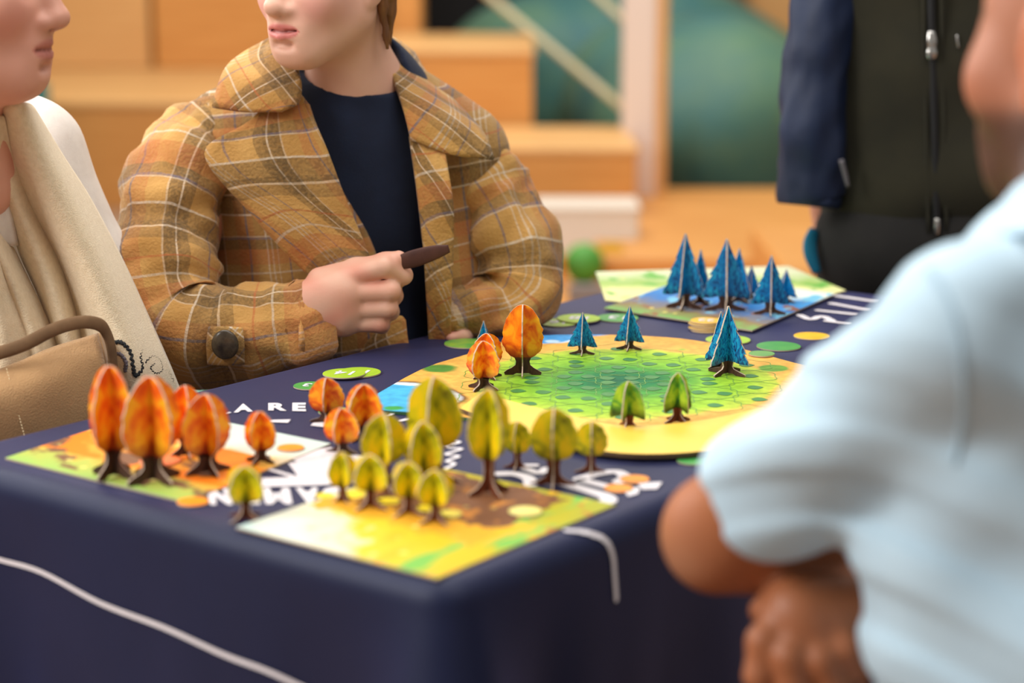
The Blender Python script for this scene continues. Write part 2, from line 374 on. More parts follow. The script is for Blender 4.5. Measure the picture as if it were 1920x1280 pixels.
for i in range(-2, len(drs)):
    for k, (p, n) in enumerate(full):
        if i < 0: o = -.022 if i == -2 else -.012; q = p+n*o; z = TZ
        else:
            o, dz = drop(p, n, cum[k], drs[i]); q = p+n*(o-.012); z = TZ-dz
        wq = Nc+U2*q.x+V2*q.y; vs.append((wq.x, wq.y, z))
for i in range(len(drs)+1):
    for k in range(n_):
        a = i*n_+k; b = i*n_+(k+1) % n_; fs.append((a, a+n_, b+n_, b))
vs.append((*(Nc+U2*TL/2+V2*TW/2), TZ)); fs += [(k, (k+1) % n_, len(vs)-1) for k in range(n_)]
cloth_me = mesh(vs, fs)
navy = mat('navy_cloth', srgb(17, 26, 60), srgb(13, 21, 52), rough=.55, scale=5, bump=.12, bscale=900, sheen=.5, spec=.3)
navy.node_tree.nodes['Principled BSDF'].inputs['Sheen Tint'].default_value = (.42, .40, .95, 1); navy.node_tree.nodes['Principled BSDF'].inputs['Sheen Roughness'].default_value = .30
cl = link('tablecloth', cloth_me, navy, smooth=True)
for f in cloth_me.polygons:
    if all(vs[i][2] > TZ-1e-6 for i in f.vertices): f.use_smooth = False; tag(cl, 'navy tablecloth with white lettering draped over the game table', 'tablecloth')
bvh = BVHTree.FromPolygons([Vector(v) for v in vs], [tuple(f) for f in fs])
white_print = mat('white_print', srgb(218, 212, 216), rough=.8)
def on_cloth(px, py, lift=.0012):
    d = ray(px, py).normalized(); h = bvh.ray_cast(Vector((0, 0, CAMZ)), d)
    n = h[1]; n = n if n.dot(d) < 0 else -n
    return h[0]+n*lift, n
def ribbon(pxs, wpx, n=8, name='printed_line', parent=cl, m=white_print, lift=.0012):
    """flat printed stroke lying on the cloth"""
    C = catmull([(x, y) for x, y in pxs], n); pts = [on_cloth(x, y, lift) for x, y in C]
    L, Rr = [], []
    for i, (p, nn) in enumerate(pts):
        a = pts[max(i-1, 0)][0]; b = pts[min(i+1, len(pts)-1)][0]; t = (b-a).normalized(); s = t.cross(nn).normalized()*wpx*.5
        L.append(p+s); Rr.append(p-s)
    k = len(pts); f = [(i, i+1, k+i+1, k+i) for i in range(k-1)]
    bm = bmesh.new(); V = [bm.verts.new(v) for v in L+Rr]
    for q in f: bm.faces.new([V[j] for j in q])
    for e, (p, nn) in ((0, pts[0]), (k-1, pts[-1])):          # round caps
        t = (pts[1][0]-pts[0][0]) if e == 0 else (pts[-2][0]-pts[-1][0]); t = -t.normalized()*wpx*.5; s = (L[e]-p)
        vv = [bm.verts.new(p+s*math.cos(a)+t*math.sin(a)) for a in [math.pi*j/8 for j in range(9)]]; bm.faces.new(vv)
    me = bpy.data.meshes.new(name); bm.to_mesh(me); bm.free()
    return link(name, me, m, parent, True)
def ftext(s, bold=0.0):
    c = bpy.data.curves.new('t', 'FONT'); c.body = s; c.offset = bold; o = bpy.data.objects.new('t', c); COL.objects.link(o)
    bpy.context.view_layer.update(); me = bpy.data.meshes.new_from_object(o.evaluated_get(bpy.context.evaluated_depsgraph_get()))
    bpy.data.objects.remove(o); return me
def text_quad(s, q, z=TZ+.0012, bold=.03, name='lettering', parent=cl, m=white_print):
    """lettering printed on a level surface; q = where the corners BL, BR, TR, TL of the word lie in the photo"""
    me = ftext(s, bold); xs = [v.co.x for v in me.vertices]; ys = [v.co.y for v in me.vertices]
    x0, x1, y0, y1 = min(xs), max(xs), min(ys), max(ys); W = [PZ(*p, z) for p in q]
    for v in me.vertices:
        u = (v.co.x-x0)/(x1-x0); t = (v.co.y-y0)/(y1-y0); v.co = W[0]*(1-u)*(1-t)+W[1]*u*(1-t)+W[2]*u*t+W[3]*(1-u)*t
    return link(name, me, m, parent, True)
text_quad('A', [(438, 773), (474, 771), (462, 756), (450, 757)], bold=.05)
text_quad('R E G', [(503, 769), (624, 772), (624, 754), (503, 755)], bold=.05)
text_quad('L', [(424, 776), (434, 773), (420, 768), (415, 770)], bold=.05)
# upside-down word at the left middle
for ch, x0, x1 in (('S', 662, 606), ('A', 602, 556), ('M', 548, 494), ('E', 488, 446), ('N', 436, 390)):
    dy = (548-(x0+x1)/2)*.01
    text_quad(ch, [(x0-6, 914+dy), (x1-2, 914+dy), (x1+4, 944+dy), (x0, 944+dy)], bold=.06)
# big white block letters beside the left board (seen between tree figures)
def poly(pxs, name='lettering', m=white_print, z=TZ+.0012, parent=cl):
    P = [PZ(x, y, z) for x, y in pxs]; me = mesh(P, [tuple(range(len(P)))]); return link(name, me, m, parent, True)
poly([(540, 868), (640, 850), (700, 856), (700, 905), (490, 912), (492, 896), (560, 894)])
poly([(560, 848), (620, 838), (648, 850), (560, 866), (545, 860)])
ribbon([(500, 880), (560, 898)], .006)
poly([(505, 787), (545, 786), (540, 792), (508, 791)]); poly([(588, 792), (608, 791), (606, 800), (582, 797)])
ribbon([(728, 780), (745, 774)], .005); ribbon([(752, 790), (770, 786)], .006)
# squiggle column
ribbon([(832, 828), (862, 830), (836, 840), (866, 843), (836, 853), (860, 857), (838, 866), (852, 871), (836, 880)], .0045, 4)
# script strokes near the right of the yellow board
ribbon([(930, 890), (965, 890), (990, 898), (995, 910)], .013); ribbon([(985, 880), (1010, 888), (1025, 880)], .010); ribbon([(988, 874), (1003, 874)], .009)
ribbon([(1058, 908), (1105, 922), (1135, 932), (1142, 940), (1128, 945)], .015)
ribbon([(1086, 900), (1120, 890), (1155, 886), (1172, 896), (1160, 905)], .013); ribbon([(1092, 902), (1140, 914)], .013)
poly([(1165, 915), (1200, 913), (1196, 925), (1178, 930)]); poly([(1195, 905), (1242, 903), (1232, 916), (1204, 917)])
# lettering at far end
ribbon([(1500, 592), (1520, 600), (1540, 594), (1560, 602)], .011, 4); ribbon([(1535, 583), (1600, 590)], .012); ribbon([(1560, 570), (1625, 582)], .012); ribbon([(1570, 556), (1640, 566)], .013); ribbon([(1550, 603), (1590, 608)], .01)
ribbon([(0, 1048), (80, 1072), (190, 1130), (310, 1176), (420, 1226), (500, 1256), (575, 1290)], .0048, 6)
ribbon([(1062, 996), (1100, 1000), (1133, 1013), (1147, 1040), (1151, 1080), (1154, 1122)], .0062, 6)

# ================= BOARDS =================
def board_mat(name, stops, spots, ax=0, mixv=None, sc=18, brown=None, green=None):
    m, nt, b = newmat(name); L = nt.links.new; tc = N(nt, 'ShaderNodeTexCoord')
    nz = N(nt, 'ShaderNodeTexNoise', i_Scale=9.0, i_Detail=4.0); L(tc.outputs['UV'], nz.inputs['Vector'])
    sep = N(nt, 'ShaderNodeSeparateXYZ'); L(tc.outputs['UV'], sep.inputs[0])
    base = sep.outputs[ax] if mixv is None else mth(nt, 'ADD', mth(nt, 'MULTIPLY', sep.outputs[0], mixv[0]), mth(nt, 'MULTIPLY', sep.outputs[1], mixv[1]))
    t = mth(nt, 'ADD', base, mth(nt, 'MULTIPLY', mth(nt, 'SUBTRACT', nz.outputs[0], .5), .28))
    r = ramp(nt, stops); L(t, r.inputs[0]); c = r.outputs[0]
    def streak(c, col, s, thr, lo, hi, axis):
        mp = N(nt, 'ShaderNodeMapping'); mp.inputs['Scale'].default_value = s; L(tc.outputs['UV'], mp.inputs[0])
        n2 = N(nt, 'ShaderNodeTexNoise', i_Scale=1.0, i_Detail=3.0); L(mp.outputs[0], n2.inputs['Vector'])
        g = ramp(nt, [(thr, (0, 0, 0, 1)), (thr+.06, (1, 1, 1, 1))]); L(n2.outputs[0], g.inputs[0])
        v = sep.outputs[axis]; msk = mth(nt, 'MULTIPLY', mth(nt, 'GREATER_THAN', v, lo), mth(nt, 'LESS_THAN', v, hi))
        return mixc(nt, mth(nt, 'MULTIPLY', g.outputs[0], msk), c, col)
    for sp_ in spots:
        if len(sp_) == 6: c = streak(c, *sp_)
        else:                                    # printed field inside a rectangle u0 u1 v0 v1 with a ragged edge
            col, u0, u1, v0, v1 = sp_
            d = mth(nt, 'MULTIPLY', mth(nt, 'SUBTRACT', nz.outputs[0], .5), .22)
            us_, vs_ = mth(nt, 'ADD', sep.outputs[0], d), mth(nt, 'SUBTRACT', sep.outputs[1], d)
            k = None
            for v_, op, lim in ((us_, 'GREATER_THAN', u0), (us_, 'LESS_THAN', u1), (vs_, 'GREATER_THAN', v0), (vs_, 'LESS_THAN', v1)):
                g_ = mth(nt, op, v_, lim); k = g_ if k is None else mth(nt, 'MULTIPLY', k, g_)
            c = mixc(nt, k, c, col)
    vo = N(nt, 'ShaderNodeTexVoronoi', i_Scale=8.0); L(tc.outputs['UV'], vo.inputs['Vector'])
    g = ramp(nt, [(.10, (1, 1, 1, 1)), (.16, (0, 0, 0, 1))]); L(vo.outputs['Distance'], g.inputs[0])
    c = mixc(nt, mth(nt, 'MULTIPLY', g.outputs[0], .6), c, srgb(238, 226, 120))
    L(c, b.inputs['Base Color']); b.inputs['Roughness'].default_value = .6; b.inputs['Specular IOR Level'].default_value = .2; return m
card = mat('grey_card', srgb(188, 168, 150), rough=.9)
def sheet(name, quad_px, m, label, cat, th=.0022, z=TZ, group=None, rnd=True):
    W = [PZ(x, y, z) for x, y in quad_px]
    if len(W) == 3: W = [W[0], W[1], W[2], W[0]+W[2]-W[1]]
    bm = bmesh.new(); uv = bm.loops.layers.uv.new('UVMap'); n = len(W); c = sum(W, Vector())/n
    r = empty(name, (c.x, c.y, z)); tag(r, label, cat, group)
    top = [bm.verts.new((p.x, p.y, z+th)) for p in W]; bot = [bm.verts.new((p.x, p.y, z+.0003)) for p in W]
    f = bm.faces.new(top); uvs = [(0, 0), (1, 0), (1, 1), (0, 1)] if n == 4 else [((p.x-c.x)*3+.5, (p.y-c.y)*3+.5) for p in W]
    for lp, q in zip(f.loops, uvs): lp[uv].uv = q
    f.material_index = 0; g = bm.faces.new(bot[::-1]); g.material_index = 1
    for i in range(n): bm.faces.new((top[i], bot[i], bot[(i+1) % n], top[(i+1) % n])).material_index = 1
    bmesh.ops.recalc_face_normals(bm, faces=bm.faces[:]); me = bpy.data.meshes.new(name); bm.to_mesh(me); bm.free()
    link('printed_sheet', me, [m, card], r, True); return r, W
# u runs from left corner to bottom corner, so yellow fills the lower half; v runs to the right
Yb = board_mat('yellow_board', [(0, srgb(186, 208, 202)), (.14, srgb(216, 214, 196)), (.26, srgb(214, 206, 172)), (.32, srgb(204, 186, 44)), (.6, srgb(190, 172, 26)), (.95, srgb(160, 160, 50))],
    [(srgb(116, 176, 76), (10, 3.0, 1), .50, .78, 1, 0), (srgb(226, 172, 36), (12, 3, 1), .54, .5, 1, 0), (srgb(220, 160, 40), .02, .85, .34, .50), (srgb(120, 78, 50), .10, .80, .50, .97), (srgb(186, 120, 50), (9, 9, 1), .56, .55, .97, 1)], 0, mixv=(.45, .55))
board_y, Wy = sheet('player_board', [(443, 992), (820, 1088), (1155, 950)], Yb, 'yellow and white player board with yellow-green trees at the near table corner', 'game board', group=None)
Ob = board_mat('orange_board', [(0, srgb(150, 184, 90)), (.16, srgb(178, 180, 80)), (.24, srgb(226, 150, 50)), (.45, srgb(240, 160, 50)), (.62, srgb(240, 190, 90)), (.70, srgb(216, 212, 196)), (.9, srgb(190, 206, 198))],
    [(srgb(240, 128, 24), (4, 4, 1), .42, .22, .66, 1), (srgb(122, 84, 58), (5, 5, 1), .50, .05, .45, 1)], 1)
board_o, Wo = sheet('player_board', [(10, 862), (350, 945), (620, 835)], Ob, 'orange and white player board under the orange trees at left table end', 'game board')
Bb = board_mat('blue_board', [(0, srgb(120, 170, 90)), (.15, srgb(140, 120, 80)), (.4, srgb(50, 120, 190)), (.7, srgb(70, 150, 210)), (.85, srgb(226, 232, 216))],
    [(srgb(140, 90, 60), (5, 5, 1), .55, 0, .8, 1), (srgb(120, 190, 220), (9, 4, 1), .56, .2, 1, 1)], 1)
board_b, Wb = sheet('player_board', [(1132, 580), (1410, 622), (1566, 553)], Bb, 'blue player board carrying the tall blue spruces at far table end', 'game board', z=TZ+.0028)
Gb = board_mat('green_board', [(0, srgb(222, 220, 150)), (.45, srgb(226, 224, 160)), (.6, srgb(150, 186, 90)), (.9, srgb(212, 216, 180))], [(srgb(110, 176, 80), (6, 4, 1), .55, 0, 1, 1)], 1)
board_g, Wg = sheet('player_board', [(1117, 512), (1135, 566), (1420, 592), (1586, 547), (1478, 501)], Gb, 'pale green board lying partly under the blue player board', 'game board')

# main board
BC = PZ(1163, 720, TZ); outl = [(690, 748), (702, 766), (790, 774), (880, 783), (960, 802), (1060, 832), (1150, 849), (1290, 854), (1400, 840), (1540, 795), (1610, 745), (1590, 706), (1490, 680), (1400, 656), (1330, 642), (1250, 632), (1130, 627), (1010, 629), (940, 641), (875, 664), (790, 692)]
def outline_sheet(pts, z0, z1, mats, bevel=.001):
    bm = bmesh.new(); top = [bm.verts.new((p[0], p[1], z1)) for p in pts]; bot = [bm.verts.new((p[0], p[1], z0)) for p in pts]
    bm.faces.new(top).material_index = 0; bm.faces.new(bot[::-1]).material_index = 1; n = len(pts)
    for i in range(n): bm.faces.new((top[i], bot[i], bot[(i+1) % n], top[(i+1) % n])).material_index = 1
    bmesh.ops.recalc_face_normals(bm, faces=bm.faces[:]); me = bpy.data.meshes.new('s'); bm.to_mesh(me); bm.free(); return me
mb = empty('main_game_board', (BC.x, BC.y, TZ)); tag(mb, 'large round green and tan forest game board in the table centre', 'game board')
def local(pxs, z=TZ+.004): return [((q := PZ(x, y, z)).x-BC.x, q.y-BC.y) for x, y in pxs]
mt, nt, b = newmat('forest_print'); L = nt.links.new; tc = N(nt, 'ShaderNodeTexCoord')
nz = N(nt, 'ShaderNodeTexNoise', i_Scale=14.0, i_Detail=5.0); L(tc.outputs['Object'], nz.inputs['Vector'])
flat = N(nt, 'ShaderNodeVectorMath', operation='MULTIPLY'); flat.inputs[1].default_value = (1, 1, 0); L(tc.outputs['Object'], flat.inputs[0])
ln = N(nt, 'ShaderNodeVectorMath', operation='LENGTH'); L(flat.outputs[0], ln.inputs[0])
t = mth(nt, 'ADD', mth(nt, 'MULTIPLY', ln.outputs['Value'], 3.4), mth(nt, 'MULTIPLY', mth(nt, 'SUBTRACT', nz.outputs[0], .5), .22))
r = ramp(nt, [(.0, srgb(14, 92, 60)), (.14, srgb(24, 116, 64)), (.25, srgb(76, 152, 56)), (.35, srgb(124, 180, 48)), (.50, srgb(150, 190, 50)), (.585, srgb(180, 196, 66)), (.61, srgb(226, 176, 86)), (.9, srgb(220, 162, 72))]); L(t, r.inputs[0])
c = r.outputs[0]
def near(nt, x, y, rad, soft, c, col, amp=.04):
    d = N(nt, 'ShaderNodeVectorMath', operation='DISTANCE'); L(flat.outputs[0], d.inputs[0]); d.inputs[1].default_value = (x, y, 0)
    dd = mth(nt, 'ADD', d.outputs['Value'], mth(nt, 'MULTIPLY', mth(nt, 'SUBTRACT', nz.outputs[0], .5), amp))
    rr = ramp(nt, [(rad-soft, (1, 1, 1, 1)), (rad, (0, 0, 0, 1))]); L(dd, rr.inputs[0]); return mixc(nt, rr.outputs[0], c, col)
def bl(px, py): q = PZ(px, py, TZ+.004); return q.x-BC.x, q.y-BC.y
for (px, py, rad, col) in ((712, 748, .095, (120, 84, 40)), (712, 748, .088, (214, 230, 240)), (706, 748, .078, (70, 168, 214)), (820, 690, .022, (80, 130, 50)), (735, 765, .012, (60, 150, 70)),
    (1020, 629, .052, (214, 230, 240)), (1010, 632, .044, (66, 150, 214)), (1100, 620, .038, (60, 150, 220)), (1170, 617, .030, (56, 140, 214)), (1235, 617, .030, (40, 120, 200)), (1035, 640, .012, (190, 220, 240)),
    (1450, 690, .020, (110, 160, 60)), (1280, 655, .010, (150, 180, 70)), (900, 668, .012, (200, 180, 80))):
    x, y = bl(px, py); c = near(nt, x, y, rad, .004, c, srgb(*col), .03)
gr = N(nt, 'ShaderNodeTexNoise', i_Scale=90.0, i_Detail=4.0); L(tc.outputs['Object'], gr.inputs['Vector'])
grr = ramp(nt, [(.35, (.82, .82, .82, 1)), (.65, (1.08, 1.08, 1.08, 1))]); L(gr.outputs[0], grr.inputs[0]); c = mixc(nt, 1.0, c, grr.outputs[0], 'MULTIPLY')
L(c, b.inputs['Base Color']); b.inputs['Roughness'].default_value = .6; b.inputs['Specular IOR Level'].default_value = .2
bdark = mat('board_edge_green', srgb(50, 96, 60), rough=.8)
sm_out = catmull(local(outl)+[local(outl)[0]], 3)[:-1]
link('board_panel', outline_sheet(sm_out, .0004, .004, None), [mt, bdark], mb)
leafm = mat('leaf_print', srgb(66, 132, 62), srgb(48, 110, 56), rough=.5, scale=60); ringm = mat('space_outline_print', srgb(104, 152, 62), rough=.5)
vs, fs = [], []; rv, rf = [], []; BZ = .0044
def leaf(cx, cy, L_, a, flip):
    n = 7; pts = []
    for s in (1, -1):
        for i in range(n+1):
            tt = i/n; x = (tt-.5)*L_; wv = s*L_*.50*math.sin(math.pi*tt**.8)**.9; pts.append((x*s if False else x, wv))
    up = pts[:n+1]; dn = pts[n+1:][::-1]; k = len(vs); pl_ = up+dn[1:-1]
    for x, y in pl_: vs.append((cx+x*math.cos(a)-y*math.sin(a), cy+x*math.sin(a)+y*math.cos(a), BZ))
    fs.append(tuple(range(k, k+len(pl_))))
pitch = .0585; a0 = math.radians(28)
e1 = Vector((math.cos(a0), math.sin(a0)))*pitch; e2 = Vector((math.cos(a0+math.pi/3), math.sin(a0+math.pi/3)))*pitch
for q in range(-3, 4):
    for rr_ in range(-3, 4):
        d = max(abs(q), abs(rr_), abs(q+rr_))
        if d > 3: continue
        c0 = e1*q+e2*rr_; nl = 4-d
        offs = {1: [(0, 0)], 2: [(-.0, .011), (.0, -.011)] if (q+rr_) % 2 else [(-.014, .003), (.014, -.003)], 3: [(-.014, -.010), (.014, -.010), (0, .012)], 4: [(-.014, -.010), (.014, -.010), (-.014, .012), (.014, .012)]}[nl]
        for ox, oy in offs: leaf(c0.x+ox, c0.y+oy, .019, random.uniform(-.5, .3), 0)
        k = len(rv); n = 48
        for i in range(n):
            a = 2*math.pi*i/n; w_ = pitch*.5*(1+.07*math.cos(6*(a-a0)))
            for rad in (w_, w_+.0010): rv.append((c0.x+rad*math.cos(a), c0.y+rad*math.sin(a), BZ-.0001))
        for i in range(n): j = (i+1) % n; rf.append((k+2*i, k+2*i+1, k+2*j+1, k+2*j))
tag(link('leaf_print', mesh(vs, fs), leafm, mb), kind='stuff'); tag(link('space_outline_print', mesh(rv, rf), ringm, mb), kind='stuff')
# sun arc
inner = [(905, 738), (960, 757), (1050, 779), (1140, 799), (1230, 801), (1330, 790), (1430, 768)]; outer = [(862, 770), (940, 800), (1040, 832), (1140, 852), (1240, 856), (1350, 846), (1470, 818)]
arc = [tuple(PZ(x, y, TZ+.006))[:2] for x, y in catmull(inner, 4)]+[tuple(PZ(x, y, TZ+.006))[:2] for x, y in catmull(outer, 4)][::-1]
sa = empty('sun_arc', (*PZ(1150, 830).xy, TZ+.0042)); tag(sa, 'pale yellow curved sun arc piece along near edge of the round board', 'game piece')
o = link('arc_panel', outline_sheet(arc, TZ+.0042, TZ+.009, None), [mat('sun_yellow', srgb(240, 202, 92), srgb(234, 190, 70), rough=.4, scale=8), mat('sun_edge', srgb(90, 70, 50), rough=.8)], sa, True)
# tokens
def token(px, py, rad, col, col2, label, text=None, z=TZ, n=1, group=None, tdir=math.pi, ring=True):
    z0 = z+.0022*(n-1); q = PZ(px, py, z0+.0022); r = empty('token', (q.x, q.y, z0)); tag(r, label, 'token', group)
    bm = bmesh.new(); bmesh.ops.create_cone(bm, cap_ends=True, segments=40, radius1=rad, radius2=rad, depth=.0019)
    bmesh.ops.bevel(bm, geom=[e for e in bm.edges if abs(e.verts[0].co.z-e.verts[1].co.z) < 1e-6], offset=.0003, segments=1, affect='EDGES')
    bmesh.ops.translate(bm, vec=(0, 0, .0013), verts=bm.verts); me = bm2me(bm)
    key = f'token_{col}'; m = bpy.data.materials.get(key) or mat(key, srgb(*col), srgb(*col2), rough=.4, scale=40)
    me.materials.append(m); me.materials.append(card)
    for f in me.polygons: f.material_index = 0 if f.normal.z > .5 else 1
    link('disc', me, [], r)
    if text:
        t = ftext(text, .02); s = rad*1.1
        xs = [v.co.x for v in t.vertices]; ys = [v.co.y for v in t.vertices]; mx, my = (min(xs)+max(xs))/2, (min(ys)+max(ys))/2
        for v in t.vertices:
            x, y = (v.co.x-mx)*s, (v.co.y-my)*s; v.co = (x*math.cos(tdir)-y*math.sin(tdir), x*math.sin(tdir)+y*math.cos(tdir), .0026)
        link('printed_number', t, white_print, r)
    return r
LM, LM2, GR, GR2, YE, YE2, OR, OR2 = (166, 198, 50), (150, 186, 44), (52, 140, 66), (80, 156, 70), (236, 190, 50), (224, 170, 40), (244, 156, 30), (232, 130, 24)
token(582, 722, .0195, GR, GR2, 'dark green disc numbered 13 behind the centre orange trees', '13', tdir=2.9)
token(672, 697, .0265, LM, LM2, 'lime disc numbered 14, lower of the overlapping pair by table edge', '14', tdir=2.9)
token(645, 699, .0250, LM, LM2, 'lime disc numbered 14, lying on top of its overlapping pair', '14', z=TZ+.0024, tdir=2.9)
token(876, 643, .029, (150, 180, 50), (60, 150, 70), 'yellow and green swirled disc left of the big orange tree')
token(628, 770, .018, (70, 160, 70), (90, 170, 70), 'small green disc peeking out between the centre orange trees')
token(1045, 604, .026, LM, LM2, 'lime disc numbered 16 left of its pair behind the round board', '16', tdir=2.9)
token(1085, 596, .029, LM, LM2, 'lime disc with printed 18 overlapping right above another lime disc', '18', z=TZ+.0024, tdir=2.9)
token(1158, 595, .028, GR, GR2, 'green disc numbered 13 between two small blue spruces at back', '13', tdir=2.9)
for i in range(5):
    token(1322+(-1)**i*2, 615-i*4.2+2, .0205, YE if i == 4 else (196, 160, 70), YE2 if i == 4 else (180, 140, 60), ['lowest', 'second lowest', 'middle', 'second highest', 'topmost yellow'][i]+' disc of the token stack near the blue board', '22' if i == 4 else None, n=i+1, group='stacked tokens', tdir=2.9)
token(1365, 636, .0285, LM, LM2, 'lime disc behind the medium blue spruces on the right')
token(1460, 648, .0275, GR, GR2, 'plain green disc near the blue shirt shoulder')
token(1428, 662, .016, (110, 160, 80), (90, 150, 80), 'small green disc at the round board edge by the shirt', z=TZ+.0044)
token(1522, 629, .023, YE, YE2, 'golden yellow disc right of the plain green disc')
token(1300, 862, .016, GR, GR2, 'green disc half hidden under the sun arc near the bare arm')
token(362, 939, .0145, OR, OR2, 'orange disc in front of the orange player board')
token(1190, 897, .0140, OR, OR2, 'orange disc farther of two on the script lettering')
token(1160, 914, .0135, OR, OR2, 'orange disc nearer of two on the script lettering')
token(545, 838, .0135, OR, OR2, 'orange disc on the white part of the left board', z=TZ+.0022)
token(300, 862, .02, (240, 120, 40), (226, 100, 30), 'orange disc between the two tallest orange trees', z=TZ+.0022)
token(610, 928, .009, (238, 214, 40), (226, 200, 30), 'small yellow disc left of small yellow trees on lettering')
token(668, 928, .0085, (238, 214, 40), (226, 200, 30), 'small yellow disc between the first two small yellow trees', z=TZ+.0002)
token(727, 938, .011, (238, 214, 40), (226, 200, 30), 'yellow disc between second and third small yellow trees', z=TZ+.0022)
token(800, 952, .010, (238, 214, 40), (226, 200, 30), 'yellow disc beside the nearest small yellow tree', z=TZ+.0022)
token(842, 962, .0115, (226, 210, 90), (210, 190, 70), 'pale yellow disc right of the nearest small yellow tree', z=TZ+.0022)
token(985, 957, .015, (236, 226, 130), (224, 206, 110), 'pale yellow disc on yellow board right of the tall yellow tree', z=TZ+.0022)

# ================= TREES (slotted card figures) =================
def treemat(name, stops, kind):
    m, nt, b = newmat(name); L = nt.links.new; tc = N(nt, 'ShaderNodeTexCoord'); mp = N(nt, 'ShaderNodeMapping'); L(tc.outputs['Object'], mp.inputs[0])
    mp.inputs['Scale'].default_value = {'blob': (1, 1, .8), 'fir': (2.0, 2.0, .7), 'soft': (1, 1, .7)}[kind]
    nz = N(nt, 'ShaderNodeTexNoise', i_Scale={'blob': 5.5, 'fir': 9.0, 'soft': 5.0}[kind], i_Detail=5.0, i_Distortion=.8 if kind != 'fir' else 2.5); L(mp.outputs[0], nz.inputs['Vector'])
    r = ramp(nt, stops); L(nz.outputs[0], r.inputs[0]); c = r.outputs[0]
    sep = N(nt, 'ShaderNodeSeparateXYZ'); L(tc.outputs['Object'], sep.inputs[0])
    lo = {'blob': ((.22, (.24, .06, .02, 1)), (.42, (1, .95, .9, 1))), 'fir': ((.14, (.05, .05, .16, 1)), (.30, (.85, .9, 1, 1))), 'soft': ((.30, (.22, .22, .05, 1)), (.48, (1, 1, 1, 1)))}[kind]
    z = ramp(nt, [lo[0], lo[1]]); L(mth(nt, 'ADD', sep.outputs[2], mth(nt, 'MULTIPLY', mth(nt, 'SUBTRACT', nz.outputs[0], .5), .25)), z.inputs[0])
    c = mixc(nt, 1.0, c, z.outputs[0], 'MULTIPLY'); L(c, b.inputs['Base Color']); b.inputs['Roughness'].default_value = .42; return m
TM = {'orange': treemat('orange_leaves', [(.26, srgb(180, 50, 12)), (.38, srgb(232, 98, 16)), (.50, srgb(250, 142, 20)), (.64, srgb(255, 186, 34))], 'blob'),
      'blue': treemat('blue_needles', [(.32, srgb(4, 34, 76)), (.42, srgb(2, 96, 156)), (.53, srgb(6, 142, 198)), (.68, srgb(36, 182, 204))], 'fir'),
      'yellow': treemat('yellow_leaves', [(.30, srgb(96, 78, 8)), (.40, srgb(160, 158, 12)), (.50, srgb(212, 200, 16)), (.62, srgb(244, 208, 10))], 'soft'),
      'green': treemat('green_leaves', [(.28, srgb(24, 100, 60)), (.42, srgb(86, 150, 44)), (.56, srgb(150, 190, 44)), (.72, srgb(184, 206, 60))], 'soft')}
bark = mat('bark_print', srgb(46, 28, 24), srgb(92, 58, 42), rough=.6, scale=9, stretch=(3, 3, 1)); bark2 = mat('red_bark_print', srgb(70, 30, 18), srgb(130, 66, 34), rough=.6, scale=9, stretch=(3, 3, 1))
PR = {'orange': [(.22, .085), (.25, .15), (.30, .24), (.38, .30), (.48, .325), (.60, .325), (.70, .305), (.80, .265), (.88, .21), (.94, .15), (.985, .08), (1.0, .02)],
      'blue': [(.20, .10), (.175, .22), (.18, .345), (.24, .335), (.34, .265), (.33, .30), (.40, .26), (.50, .20), (.49, .232), (.58, .18), (.67, .13), (.66, .155), (.78, .10), (.90, .045), (.995, .012)],
      'yellow': [(.33, .05), (.345, .15), (.40, .25), (.50, .31), (.62, .325), (.74, .30), (.84, .26), (.92, .19), (.97, .11), (1.0, .03)],
      'green': [(.30, .08), (.26, .20), (.22, .31), (.28, .34), (.40, .325), (.55, .30), (.70, .25), (.83, .20), (.93, .12), (1.0, .02)]}
TR = {'orange': [(0, .30), (.035, .31), (.07, .25), (.10, .17), (.14, .12), (.19, .11), (.25, .14)],
      'blue': [(0, .28), (.03, .29), (.06, .20), (.09, .11), (.13, .085), (.20, .10)],
      'yellow': [(0, .31), (.03, .31), (.06, .22), (.10, .14), (.15, .095), (.25, .08), (.34, .10)],
      'green': [(0, .31), (.03, .32), (.06, .24), (.10, .16), (.17, .10), (.31, .12)]}
def panel(prof, th, seed, foot):
    rnd = random.Random(seed); L_, R_ = [], []
    P = catmull(prof, 2) if prof[0][0] >= .2 and prof[2][0] > prof[0][0] else np.array(prof)
    for z, w_ in P:
        z = min(z, 1.0)
        L_.append((-max(w_, .004)*(1+rnd.uniform(-.05, .05)), z)); R_.append((max(w_, .004)*(1+rnd.uniform(-.05, .05)), z))
    pts = R_+L_[::-1]
    if foot: pts = R_+L_[::-1]+[(-.15, .0), (-.10, .022), (.10, .022), (.15, 0)]
    bm = bmesh.new(); a = [bm.verts.new((x, -th/2, z)) for x, z in pts]; b = [bm.verts.new((x, th/2, z)) for x, z in pts]; n = len(pts)
    bm.faces.new(a).material_index = 0; bm.faces.new(b[::-1]).material_index = 0
    for i in range(n): bm.faces.new((a[i], b[i], b[(i+1) % n], a[(i+1) % n])).material_index = 1
    bmesh.ops.recalc_face_normals(bm, faces=bm.faces[:]); me = bpy.data.meshes.new('panel'); bm.to_mesh(me); bm.free(); return me
proto = {}
for i, sp in enumerate(PR):
    for var in range(2):
        ms = []
        for k in range(2):
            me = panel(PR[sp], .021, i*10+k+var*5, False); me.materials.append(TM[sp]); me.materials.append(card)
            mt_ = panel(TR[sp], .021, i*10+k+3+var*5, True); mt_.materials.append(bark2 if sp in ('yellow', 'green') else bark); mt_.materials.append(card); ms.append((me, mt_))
        proto[sp, var] = ms
